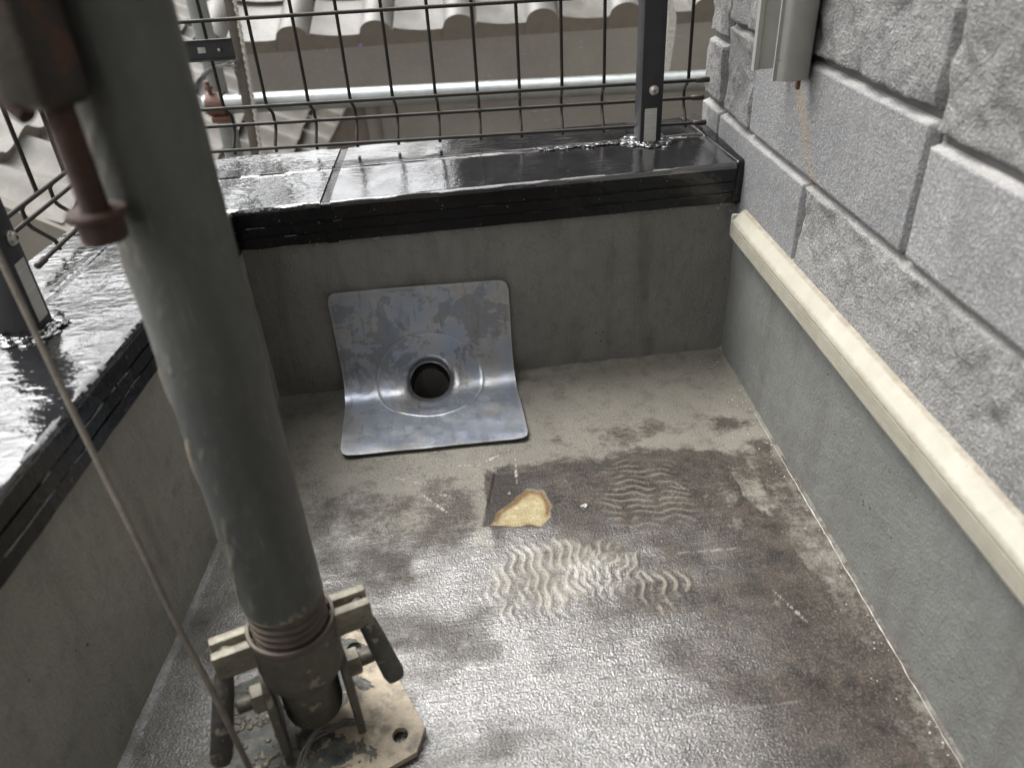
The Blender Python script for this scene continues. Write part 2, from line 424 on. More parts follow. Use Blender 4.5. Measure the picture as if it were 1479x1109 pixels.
def plate_mat():
    t = NT('base_plate_mortar')
    n1 = t.noise(24, 5, 0.65, dist=1.2); n2 = t.noise(120, 5, 0.7); n3 = t.noise(500, 3, 0.7)
    steel = t.mix(t.ramp(n2, [(0.35, 0.0), (0.7, 1.0)]), (0.062, 0.078, 0.066), (0.028, 0.033, 0.030))
    mort = t.mix(t.ramp(n2, [(0.35, 0.0), (0.7, 1.0)]), (0.50, 0.42, 0.31), (0.34, 0.285, 0.21))
    mort = t.mix(t.math('MULTIPLY', t.ramp(n3, [(0.55, 0.0), (0.7, 1.0)]), 0.5), mort, (0.20, 0.17, 0.13))
    sx = t.n.new('ShaderNodeSeparateXYZ'); t.l.new(t.geo.outputs['Object'], sx.inputs[0])
    grad = t.math('MULTIPLY', t.math('ADD', sx.outputs[0], 0.470), 4.5)
    n1 = t.math('ADD', n1, grad)
    k = t.ramp(t.math('ADD', n1, t.math('MULTIPLY', t.math('SUBTRACT', n2, 0.5), 0.18)), [(0.47, 0.0), (0.50, 1.0)])
    steel = t.mix(t.ramp(t.noise(75, 4, 0.75), [(0.42, 0.0), (0.62, 0.8)]), steel, (0.19, 0.175, 0.15))
    col = t.mix(k, steel, mort)
    col = t.mix(t.math('MULTIPLY', t.ramp(t.noise(60, 4, 0.7), [(0.50, 0.0), (0.66, 1.0)]), 0.6), col, (0.085, 0.076, 0.062))
    t.set(col=col, rough=0.55, normal=t.bump(t.math('ADD', t.math('MULTIPLY', k, 1.2), n2), 0.0012, 0.8))
    return t.m
M['plate'] = plate_mat()
def lead_mat():
    t = NT('lead_sheet')
    n1 = t.noise(17, 5, 0.65, dist=0.8); n2 = t.noise(70, 6, 0.7); n3 = t.noise(8, 3); n4 = t.noise(600, 3)
    nv = t.noise(1.0, 5, 0.7, t.coord((40, 14, 14)))
    col = t.mix(t.ramp(n3, [(0.3, 0.0), (0.7, 1.0)]), (0.54, 0.56, 0.59), (0.42, 0.425, 0.43))
    tar = t.noise(13, 4, 0.6, dist=1.0)
    col = t.mix(0.45, col, t.ramp(tar, [(0.30, (0.40, 0.35, 0.28)), (0.44, (0.52, 0.52, 0.53)), (0.56, (0.34, 0.42, 0.58)), (0.70, (0.58, 0.58, 0.60))]))
    pat = t.ramp(t.math('ADD', n1, t.math('MULTIPLY', t.math('SUBTRACT', n2, 0.5), 0.4)), [(0.525, 0.0), (0.55, 1.0)])
    col = t.mix(t.math('MULTIPLY', pat, 0.45), col, (0.17, 0.17, 0.17))
    drip = t.noise(1.0, 4, 0.7, t.coord((110, 16, 16)))
    col = t.mix(t.math('MULTIPLY', t.ramp(drip, [(0.56, 0.0), (0.68, 1.0)]), 0.45), col, (0.13, 0.13, 0.125))
    col = t.mix(t.math('MULTIPLY', t.ramp(nv, [(0.55, 0.0), (0.72, 1.0)]), 0.6), col, (0.36, 0.43, 0.58))
    col = t.mix(t.math('MULTIPLY', t.ramp(n2, [(0.62, 0.0), (0.72, 1.0)]), 0.5), col, (0.62, 0.63, 0.64))
    col = t.mix(t.attr('ring'), col, (0.62, 0.63, 0.64))
    rg = t.ramp(t.math('ADD', n2, t.math('MULTIPLY', pat, 0.2)), [(0.3, 0.28), (0.8, 0.5)])
    t.set(col=col, metal=0.82, rough=rg, normal=t.bump(t.math('ADD', t.math('MULTIPLY', n1, 1.0), t.math('MULTIPLY', n4, 0.12)), 0.0016, 0.5))
    return t.m
M['lead'] = lead_mat()
M['bore'] = simple('drain_bore', (0.008, 0.008, 0.008), (0.005, 0.005, 0.005), 40, 0.5, bump=0.0003)
M['cable'] = simple('cable_grey', (0.145, 0.125, 0.098), (0.095, 0.083, 0.066), 90, 0.7, bump=0.0008, bscale=500)
M['string'] = simple('string_grey', (0.085, 0.075, 0.062), (0.045, 0.040, 0.034), 200, 0.8)
M['rope'] = simple('rope_pale', (0.46, 0.44, 0.40), (0.28, 0.26, 0.23), 150, 0.8)
M['tiewire'] = simple('tie_wire', (0.13, 0.13, 0.12), (0.08, 0.08, 0.075), 60, 0.4, metal=0.3)
M['wood'] = simple('old_wood', (0.115, 0.098, 0.080), (0.075, 0.064, 0.052), 30, 0.75, bump=0.0008)
def tile_mat(name, ca, cb, wet):
    t = NT(name)
    n1 = t.noise(9, 3); n2 = t.noise(60, 3, 0.7); n3 = t.noise(260, 2, 0.7)
    col = t.mix(t.ramp(n1, [(0.35, 0.0), (0.65, 1.0)]), ca, cb)
    col = t.mix(t.math('MULTIPLY', t.ramp(n3, [(0.58, 0.0), (0.7, 1.0)]), 0.5), col, tuple(x * 0.6 for x in cb))
    col = t.mix(t.math('MULTIPLY', t.ramp(n2, [(0.62, 0.0), (0.72, 1.0)]), 0.35), col, (0.24, 0.23, 0.16))
    oi = t.n.new('ShaderNodeObjectInfo')
    col = t.mix(1.0, col, t.ramp(oi.outputs['Random'], [(0.0, (0.72, 0.70, 0.66)), (1.0, (1.1, 1.1, 1.1))]), 'MULTIPLY')
    t.set(col=col, rough=t.ramp(n2, [(0.3, wet), (0.7, wet + 0.16)]), spec=0.6, normal=t.bump(t.math('ADD', n3, n2), 0.0012, 0.6))
    return t.m
M['tile'] = tile_mat('kawara_tile', (0.140, 0.136, 0.128), (0.085, 0.080, 0.071), 0.34)
M['tile_pale'] = tile_mat('kawara_tile_pale', (0.22, 0.212, 0.195), (0.13, 0.120, 0.104), 0.30)
def sheet_mat():
    t = NT('brown_sheet')
    n1 = t.noise(3.5, 4); n2 = t.noise(90, 5, 0.75); n3 = t.noise(300, 3)
    col = t.mix(t.ramp(n1, [(0.35, 0.0), (0.65, 1.0)]), (0.205, 0.190, 0.165), (0.160, 0.147, 0.127))
    col = t.mix(t.math('MULTIPLY', t.ramp(n2, [(0.5, 0.0), (0.75, 1.0)]), 0.35), col, (0.28, 0.26, 0.225))
    sp = t.math('MULTIPLY', t.ramp(t.voronoi(60), [(0.06, 1.0), (0.1, 0.0)]), t.ramp(t.noise(13, 3), [(0.60, 0.0), (0.64, 1.0)]))
    col = t.mix(sp, col, (0.6, 0.58, 0.54))
    scr = t.ramp(t.noise(1.0, 3, 0.6, t.coord((4, 90, 60), (0, 0.5, 0))), [(0.70, 0.0), (0.73, 1.0)])
    col = t.mix(t.math('MULTIPLY', scr, 0.4), col, (0.45, 0.43, 0.39))
    t.set(col=col, rough=0.6, spec=0.35, normal=t.bump(n3, 0.0004, 0.5))
    return t.m
M['sheet'] = sheet_mat()
M['sheet_dark'] = simple('brown_board', (0.13, 0.105, 0.085), (0.095, 0.078, 0.064), 20, 0.6)
M['lip'] = simple('tile_lip', (0.165, 0.145, 0.118), (0.130, 0.114, 0.094), 25, 0.55, bump=0.0006)
M['upper_wall'] = simple('upper_wall_brown', (0.030, 0.026, 0.022), (0.022, 0.019, 0.017), 6, 0.8, bump=0.001)
M['plain_siding'] = simple('plain_siding', (0.13, 0.125, 0.118), (0.10, 0.097, 0.092), 12, 0.8, bump=0.001)  # darkened so the added overhang and rear wall bounce less light
M['ground'] = simple('ground_soil', (0.15, 0.135, 0.11), (0.11, 0.10, 0.08), 2, 0.9, bump=0.004, bscale=40)
M['bark'] = simple('bark', (0.10, 0.08, 0.06), (0.06, 0.05, 0.04), 20, 0.9, bump=0.004, bscale=40)
M['leaf'] = simple('leaf', (0.09, 0.13, 0.030), (0.05, 0.085, 0.022), 3, 0.5)
M['purple'] = simple('purple_scrap', (0.24, 0.15, 0.30), (0.20, 0.12, 0.26), 50, 0.5)

# ------------------------------------------------------------------ frames of the balcony
AL, AR, AF = 0.1296, 0.0548, -0.1056
W = 0.5804
eR = Vector((-AR, -1, 0)).normalized(); nR = Vector((1, -AR, 0)).normalized()      # along right wall towards us; into the house
eL = Vector((-AL, -1, 0)).normalized(); nL = Vector((1, -AL, 0)).normalized()      # along left wall; into the balcony
def RW(u, off, z): return eR * u + nR * off + Vector((0, 0, z))
def LW(u, off, z): return Vector((-W, 0, 0)) + eL * u + nL * off + Vector((0, 0, z))
ZCB, ZCT = 0.2083, 0.2556
YEND = -1.75
UR = 1.75
DR = Vector((-0.3885, -0.0140, 0.0115))          # drain mouth on the fillet
DRD = Vector((0, 0.7071, -0.7071))               # drain direction
def bore_dist(P):
    q = P - np.array(DR); s = q @ np.array(DRD); return np.linalg.norm(q - s[:, None] * np.array(DRD), axis=1)

# ------------------------------------------------------------------ ground
tag(mesh_obj('ground', [(-150, -150, -3.2), (150, -150, -3.2), (150, 150, -3.2), (-150, 150, -3.2)], [(0, 1, 2, 3)], M['ground']), kind='structure')

# ------------------------------------------------------------------ balcony floor
def build_floor():
    nv = 430; nu = 520
    t = np.linspace(0, 1, nv); yy = np.where(t < 0.9, -t / 0.9 * 0.66, -0.66 - (t - 0.9) / 0.1 * (1.75 - 0.66))
    s = np.linspace(0, 1, nu)
    S_, Y = np.meshgrid(s, yy, indexing='ij')
    XL = -W + AL * Y - 0.004; XR = AR * Y + 0.004
    X = XL + (XR - XL) * S_
    dl, dr, db = X - XL, XR - X, -Y
    und = (fbm(X * 9, Y * 9, 3, 3) - 0.5) * 0.003
    # fillets against the walls
    fil = 0.006 * (1 - sstep(0, 0.016, db)) ** 2 + 0.005 * (1 - sstep(0, 0.014, dl)) ** 2 + 0.004 * (1 - sstep(0, 0.012, dr)) ** 2
    fil *= 0.7 + 0.6 * fbm(X * 60, Y * 60, 2, 9)
    Z = und * np.minimum(1, np.minimum(np.minimum(dl, dr), db) / 0.03) + fil
    # notched-trowel ridges left by the adhesive
    def zone(cx, cy, rx, ry, ang, seed):
        c, s2 = math.cos(ang), math.sin(ang)
        a = (X - cx) * c + (Y - cy) * s2; b = -(X - cx) * s2 + (Y - cy) * c
        r = np.sqrt((a / rx) ** 2 + (b / ry) ** 2) + (fbm(X * 40, Y * 40, 3, seed) - 0.5) * 0.9
        return 1 - sstep(0.6, 1.05, r), a, b
    matte = np.zeros_like(X); printed = np.zeros_like(X); crest = np.zeros_like(X); ridge = np.zeros_like(X)
    for (cx, cy, rx, ry, ang, lam, wob, wl, amp, seed, cr_) in [
        (-0.298, -0.352, 0.070, 0.050, 0.05, 0.0090, 0.0024, 0.026, 0.9, 21, 1.0),
        (-0.236, -0.345, 0.038, 0.034, -0.5, 0.0098, 0.0024, 0.026, 0.7, 22, 0.8),
        (-0.195, -0.385, 0.035, 0.025, -0.1, 0.0105, 0.003, 0.030, 0.8, 23, 0.8),
        (-0.175, -0.262, 0.070, 0.050, 1.42, 0.0088, 0.0022, 0.034, 1.0, 24, 0.45),
        (-0.16, -0.162, 0.050, 0.022, 1.45, 0.0090, 0.002, 0.030, 0.5, 25, 0.2),
        (-0.12, -0.42, 0.09, 0.10, 1.5, 0.011, 0.002, 0.04, 0.15, 28, 0.0)]:
        m, a, b = zone(cx, cy, rx, ry, ang, seed)
        ph = (a + wob * np.sin(2 * math.pi * b / wl + 5 * fbm(X * 12, Y * 12, 2, seed + 3)) + 0.019 * (fbm(X * 22, Y * 22, 3, seed + 7) - 0.5)) / lam
        w = 0.5 + 0.5 * np.sin(2 * math.pi * ph)
        br = sstep(0.27, 0.47, fbm(X * 60, Y * 60, 3, seed + 5))
        matte = np.maximum(matte, m * min(1, amp * 0.6)); printed = np.maximum(printed, m * (cr_ if cr_ > 0.3 else 0)); ridge += 0.0008 * amp * m * br * w ** 1.5
        crest = np.maximum(crest, m * br * sstep(0.55, 0.92, w) * 0.60 * cr_)
    Z = Z + ridge
    # straight scored lines
    scr = np.zeros_like(X)
    def seg(x0, y0, x1, y1, wd, k=1.0, wob=0.002):
        nonlocal scr
        dx, dy = x1 - x0, y1 - y0; Ls = math.hypot(dx, dy)
        tt = ((X - x0) * dx + (Y - y0) * dy) / Ls ** 2
        dd = np.abs(-(X - x0) * dy + (Y - y0) * dx) / Ls + (vnoise(tt * 9, tt * 0, 5) - 0.5) * wob
        br = sstep(0.25, 0.5, vnoise(tt * 30 + x0 * 100, tt * 0, 8))
        scr = np.maximum(scr, k * br * (1 - sstep(wd * 0.4, wd, np.abs(dd))) * ((tt > 0) & (tt < 1)))
    for q in [(-0.406, -0.215, -0.382, -0.247, 0.0016, 0.7), (-0.402, -0.213, -0.377, -0.222, 0.0014, 0.5), (-0.306, -0.157, -0.336, -0.174, 0.0013, 0.6),
              (-0.300, -0.160, -0.305, -0.215, 0.0012, 0.5), (-0.395, -0.170, -0.340, -0.178, 0.0010, 0.35), (-0.245, -0.262, -0.239, -0.264, 0.003, 1.0),
              (-0.22, -0.34, -0.101, -0.348, 0.0009, 0.22), (-0.40, -0.46, -0.15, -0.475, 0.0009, 0.12),
              (-0.335, -0.505, -0.10, -0.51, 0.0009, 0.12), (-0.10, -0.40, -0.085, -0.44, 0.0012, 0.5), (-0.313, -0.222, -0.316, -0.232, 0.001, 0.5),
              (-0.465, -0.165, -0.40, -0.20, 0.0010, 0.35), (-0.15, -0.235, -0.128, -0.265, 0.001, 0.3)]:
        seg(*q)
    # residue mask
    nz = fbm(X * 22, Y * 22, 4, 31) - 0.5; nz2 = fbm(X * 70, Y * 70, 3, 33) - 0.5
    edge_y = -0.188 + 0.012 * nz * 2 - np.where(X < -0.345, 0.0, 0.0)
    dark = 1 - sstep(-0.020, 0.014, Y - edge_y + 0.055 * nz + 0.012 * nz2)
    dark *= sstep(-0.345, -0.335, X + 0.004 * nz2) * (1 - 0.0 * X)
    left = sstep(0.0, 0.05, -0.17 - Y + 0.05 * nz) * (1 - sstep(-0.365, -0.345, X + 0.01 * nz)) * sstep(-0.545, -0.50, X + 0.05 * nz)
    dark = np.maximum(dark, 0.5 * left)
    strip = (1 - sstep(0.0, 0.022, np.abs(X + 0.352 + 0.115 * (Y + 0.273)) + 0.012 * nz)) * sstep(0.0, 0.02, -0.26 - Y)
    fill = sstep(-0.385, -0.372, X + 0.008 * nz) * (1 - sstep(-0.338, -0.325, X)) * sstep(0.0, 0.05, -0.285 - Y + 0.05 * nz)
    dark = np.maximum(dark, 0.62 * fill)
    dark = dark * (1 - 0.15 * strip)
    # patch of clean mortar in front of the rectangle, pale trowelled zone
    pale = 1 - sstep(0.6, 1.2, np.sqrt(((X + 0.30) / 0.075) ** 2 + ((Y + 0.335) / 0.055) ** 2) + nz)
    dark = dark * (1 - 0.35 * pale) * (1 - 0.45 * printed)
    # streaks beside the right wall
    rs = sstep(0.0, 0.09, dr); st = fbm(dr * 60, Y * 9, 4, 41)
    dark = dark * (0.40 + 0.60 * sstep(-0.02, 0.17, dr + 0.16 * (st - 0.42) + 0.05 * nz))
    dark = np.maximum(dark, 0.9 * (1 - sstep(0.0, 0.03, np.hypot(X + 0.03, (Y + 0.205) * 0.8) + 0.02 * nz)))
    dark = np.maximum(dark, 0.75 * (1 - sstep(0.0, 0.035, np.hypot((X + 0.052) * 0.7, (Y + 0.157)) + 0.03 * nz)))
    dark = np.maximum(dark, 0.5 * (1 - sstep(0.0, 0.03, np.hypot((X + 0.18) * 0.4, (Y + 0.150)) + 0.05 * nz)))
    band = np.exp(-((dr - 0.062 - 0.03 * (fbm(Y * 16, Y * 0, 3, 43) - 0.5)) / 0.030) ** 2) * sstep(0.20, 0.27, -Y)
    dark = np.maximum(dark, 1.15 * band * sstep(0.30, 0.55, fbm(dr * 45, Y * 14, 4, 44)))
    dark = np.clip(dark + 0.10, 0, 1.2)
    # rectangular cut with amber glue spot
    def inpoly(poly):
        c = np.full_like(X, 1e9)
        for (x0, y0), (x1, y1) in zip(poly, poly[1:] + poly[:1]):
            Ls = math.hypot(x1 - x0, y1 - y0)
            c = np.minimum(c, ((X - x0) * (y1 - y0) - (Y - y0) * (x1 - x0)) / Ls)
        return c
    pq = inpoly([(-0.3475, -0.2740), (-0.327, -0.1945), (-0.262, -0.200), (-0.272, -0.288)])
    patch = sstep(-0.0006, 0.0010, pq + 0.0015 * nz2) * (1 - sstep(-0.292, -0.258, X + 0.02 * nz)) * 0.92
    oc = inpoly([(-0.3395, -0.2728), (-0.3330, -0.2590), (-0.3080, -0.2360), (-0.2945, -0.2285), (-0.2800, -0.2340), (-0.2745, -0.2520), (-0.2785, -0.2730), (-0.2900, -0.2835)])
    ochre = sstep(-0.0016, 0.0016, oc + 0.010 * nz2 + 0.006 * nz)
    rust = ochre * 0.95 * (1 - sstep(0.0025, 0.0080, oc + 0.012 * nz + 0.006 * nz2)) * sstep(0.30, 0.52, fbm(X * 80, Y * 80, 3, 52) + 0.14)
    rust *= 1 - 0.8 * sstep(-0.008, 0.0, -0.274 - Y)
    Z = Z - 0.0014 * sstep(-0.0008, 0.0008, pq) * (1 - sstep(-0.31, -0.275, X)) - 0.0008 * ochre
    crest = crest * (1 - patch) * (1 - ochre)
    # water film: the trowelled open floor is wet, the band under the wall dry
    wet = np.clip(0.08 + 0.92 * sstep(-0.02, 0.22, -0.24 - Y + 0.30 * nz + 0.10 * nz2), 0, 1)
    wet = np.maximum(wet, 0.8 * (1 - sstep(0.05, 0.12, dl + 0.05 * nz)) * sstep(0.0, 0.1, -0.2 - Y))
    blot = fbm(X * 11, Y * 26, 4, 91)
    wet *= 0.35 + 0.65 * sstep(0.36, 0.60, blot + 0.12)
    wet *= 1 - 0.75 * sstep(-0.25, -0.08, X - 0.25 * (Y + 0.5) + 0.12 * nz)
    wet *= 1 - 0.75 * matte
    wet = wet * (1 - ochre) + 0.12 * ochre
    wet *= 1 - 0.72 * (1 - sstep(0.05, 0.20, dr + 0.06 * nz))
    V = np.stack([X, Y, Z], -1).reshape(-1, 3)
    keep = bore_dist(V) > 0.030
    o = grid_obj('balcony_floor', V, nu, nv, M['floor'], None, True, keep)
    for nme, arr in dict(dark=dark, crest=crest, patch=patch, ochre=ochre, rust=rust, scratch=scr, wet=wet).items():
        a = o.data.attributes.new(nme, 'FLOAT', 'POINT'); a.data.foreach_set('value', arr.astype(np.float32).ravel())
    tag(o, kind='structure')
    tag(o, 'wet trowelled mortar floor with dark adhesive marks')
    return o
build_floor()

# ------------------------------------------------------------------ parapets
def wall_grid(name, f, u0, u1, v0, v1, nu, nv, mat, parent, amp=0.0012, seed=0, keepfn=None, flip=False, n=None):
    uu = np.linspace(u0, u1, nu); vv = np.linspace(v0, v1, nv)
    U, Vv = np.meshgrid(uu, vv, indexing='ij')
    o0 = np.array(f(0, 0)); du = np.array(f(1, 0)) - o0; dv = np.array(f(0, 1)) - o0
    P = o0 + U[..., None] * du + Vv[..., None] * dv
    h = (fbm(U * 14, Vv * 14, 4, seed) - 0.5) * 2 * amp + (fbm(U * 90, Vv * 90, 2, seed + 5) - 0.5) * amp * 0.4
    P = P + h[..., None] * np.array(n)
    P = P.reshape(-1, 3)
    keep = keepfn(P) if keepfn else None
    return grid_obj(name, P, nu, nv, mat, parent, flip, keep)

par_b = empty('parapet_wall', (-0.3, 0.1, 0)); tag(par_b, 'low rendered back parapet with wet black coping, holding the lead drain', 'parapet')
wall_grid('wall', lambda u, v: (u, 0, v), -W - 0.004, 0.004, -0.004, ZCB + 0.008, 330, 130, M['render_back'], par_b, 0.0011, 60,
          lambda P: bore_dist(P) > 0.030, False, (0, -1, 0))
par_b['kind'] = 'thing'
box_obj('core', (-0.27, 0.105, -0.02), (0.80, 0.17, 0.50), M['render_back'], par_b)   # body of the wall behind the render
par_l = empty('parapet_wall', LW(0.8, -0.08, 0)); tag(par_l, 'low rendered side parapet on the left with rippled wet black coping', 'parapet')
wall_grid('wall', lambda u, v: LW(u, 0, v), 0.0, UR, -0.004, ZCB + 0.008, 420, 70, M['render_left'], par_l, 0.0014, 70, None, True, tuple(nL))
par_l['kind'] = 'thing'
box_obj('core', LW(UR / 2 - 0.05, -0.080, -0.02), (UR + 0.02, 0.13, 0.50), M['render_left'], par_l, (tuple(eL), tuple(nL), (0, 0, 1)))

def extrude_profile(name, prof, f, us, mat, parent, jitter=0.0, seed=0, caps=True, front=None):
    """prof list (a,b) closed polygon, f(u,a,b) -> point"""
    V, F = [], []; n = len(prof)
    for i, u in enumerate(us):
        for j, (a, b) in enumerate(prof):
            k = (noise.noise(Vector((u * 35 + seed, j * 1.7, 0))) * jitter) if jitter else 0
            V.append(f(u, a, b + k))
    for i in range(len(us) - 1):
        for j in range(n):
            a, b = i * n + j, i * n + (j + 1) % n
            F.append((a, b, b + n, a + n))
    if caps:
        F.append(tuple(range(n))[::-1]); F.append(tuple(range((len(us) - 1) * n, len(us) * n)))
    bm = bmesh.new(); vs_ = [bm.verts.new(v) for v in V]
    for i, q in enumerate(F):
        fc = bm.faces.new([vs_[k] for k in q])
        if front and i < (len(us) - 1) * n and i % n < 10: fc.material_index = 1
    bmesh.ops.recalc_face_normals(bm, faces=bm.faces)
    o = bm_obj(name, bm, mat, parent, autosmooth=35)
    if front: o.data.materials.append(front)
    return o

def coping_prof(front, back, seam):
    # front face with two drawn lines, rounded nose, slightly falling top with a lapped seam
    p = [(front + 0.0015, ZCB), (front, ZCB + 0.0010), (front, ZCB + 0.0125), (front + 0.0011, ZCB + 0.0130), (front + 0.0011, ZCB + 0.0142),
         (front, ZCB + 0.0148), (front, ZCB + 0.0250), (front + 0.0012, ZCB + 0.0256), (front + 0.0012, ZCB + 0.0268), (front, ZCB + 0.0275),
         (front - 0.0008, ZCT - 0.0060), (front - 0.0006, ZCT - 0.0025), (front + 0.0008, ZCT - 0.0008), (front + 0.0035, ZCT), (front + 0.0060, ZCT + 0.0001)]
    p += [(seam - 0.007, ZCT + 0.0004), (seam - 0.004, ZCT + 0.0005), (seam - 0.0025, ZCT + 0.0018), (seam + 0.003, ZCT + 0.0020), (seam + 0.008, ZCT + 0.0006), (seam + 0.012, ZCT + 0.0005)]
    p += [(back - 0.010, ZCT + 0.0002), (back - 0.004, ZCT + 0.0001), (back, ZCT - 0.003), (back, ZCB)]
    return p
cp = coping_prof(-0.006, 0.205, 0.112)
cpl = coping_prof(-0.005, 0.165, 0.098)
def fB(x, a, b): return Vector((x, a, b))
def fL(u, a, b): return LW(u, -a, b)
XJ = -0.478
lean = 0.055                                        # the seams run slightly askew
def fBs(x, a, b): return Vector((x + lean * max(a, 0) if x < -0.1 else x, a, b))
extrude_profile('coping_panel', cp, fBs, [XJ + 0.006 + (0.017 - (XJ + 0.006)) * i / 60 - 0.0 for i in range(58)], M['black_gloss'], par_b, 0.0006, 1, front=M['black_front'])
# corner panel of the back parapet reaches over the side wall
extrude_profile('coping_panel', cp, fBs, [-0.745 + (XJ - 0.005 + 0.745) * i / 40 for i in range(41)], M['black_wet'], par_b, 0.0012, 7, front=M['black_front'])
extrude_profile('seam_strip', [(a + 0.002 if a < 0.1 else a, b - 0.0022) for a, b in cp], fBs, [XJ - 0.006, XJ, XJ + 0.007], M['black_front'], par_b)
# end cap against the house
bm = bmesh.new()
add_box(bm, (0.003, 0.098, (ZCB + ZCT) / 2 + 0.0005), (0.026, 0.212, ZCT - ZCB + 0.005), None, 0.004, 3)
bmesh.ops.recalc_face_normals(bm, faces=bm.faces)
bm_obj('end_cap', bm, M['black_front'], par_b, autosmooth=40)
# side coping
extrude_profile('coping_panel', cpl, fL, [0.012 + (0.055 - 0.012) * i / 8 for i in range(9)], M['black_wet'], par_l, 0.0010, 13, front=M['black_front'])
extrude_profile('coping_panel', cpl, fL, [0.058 + (UR - 0.058) * i / 160 for i in range(161)], M['black_wet'], par_l, 0.0012, 17, front=M['black_front'])
extrude_profile('seam_strip', [(a + 0.002 if a < 0.05 else a, b - 0.0022) for a, b in cpl], fL, [0.050, 0.0565, 0.063], M['black_front'], par_l)
# streaks of bitumen along the back seam and white mortar crumbs below the coping
def lumps(name, pts, rad, mat, parent, flat=0.5, seed=0, kind='stuff'):
    rr = random.Random(seed); bm = bmesh.new()
    for p in pts:
        r = rad * (0.5 + rr.random())
        ret = bmesh.ops.create_icosphere(bm, subdivisions=1 if rad < 0.002 else 2, radius=r)
        s = (0.7 + rr.random() * 0.9, 0.7 + rr.random() * 0.9, flat * (0.6 + rr.random() * 0.7))
        rot = Matrix.Rotation(rr.random() * 6.28, 4, 'Z')
        for v in ret['verts']:
            v.co = rot @ Vector((v.co.x * s[0], v.co.y * s[1], v.co.z * s[2])) * (1.0 + 0.45 * noise.noise(v.co * (1.6 / rad) + Vector(p) * 900))
            v.co += Vector(p)
    o = bm_obj(name, bm, mat, parent, smooth=True)
    if kind: o['kind'] = kind
    return o
rr = random.Random(3)
lumps('bitumen_smear', [(-0.235 + 0.135 * t ** 0.6 + 0 * t, 0.110 + rr.gauss(0, 0.0034), ZCT + 0.0020) for t in [rr.random() for _ in range(110)]], 0.0026, M['bitumen'], par_b, 0.16, 4)
lumps('mortar_crumbs', [(-0.56 + 0.53 * rr.random(), -0.0045, ZCB - 0.001 + rr.gauss(0, 0.0008)) for _ in range(60)] + [(-0.008 - rr.random() * 0.02, -0.005, ZCB - 0.002 + rr.gauss(0, 0.003)) for _ in range(30)], 0.0006, M['sealant'], par_b, 0.8, 5)

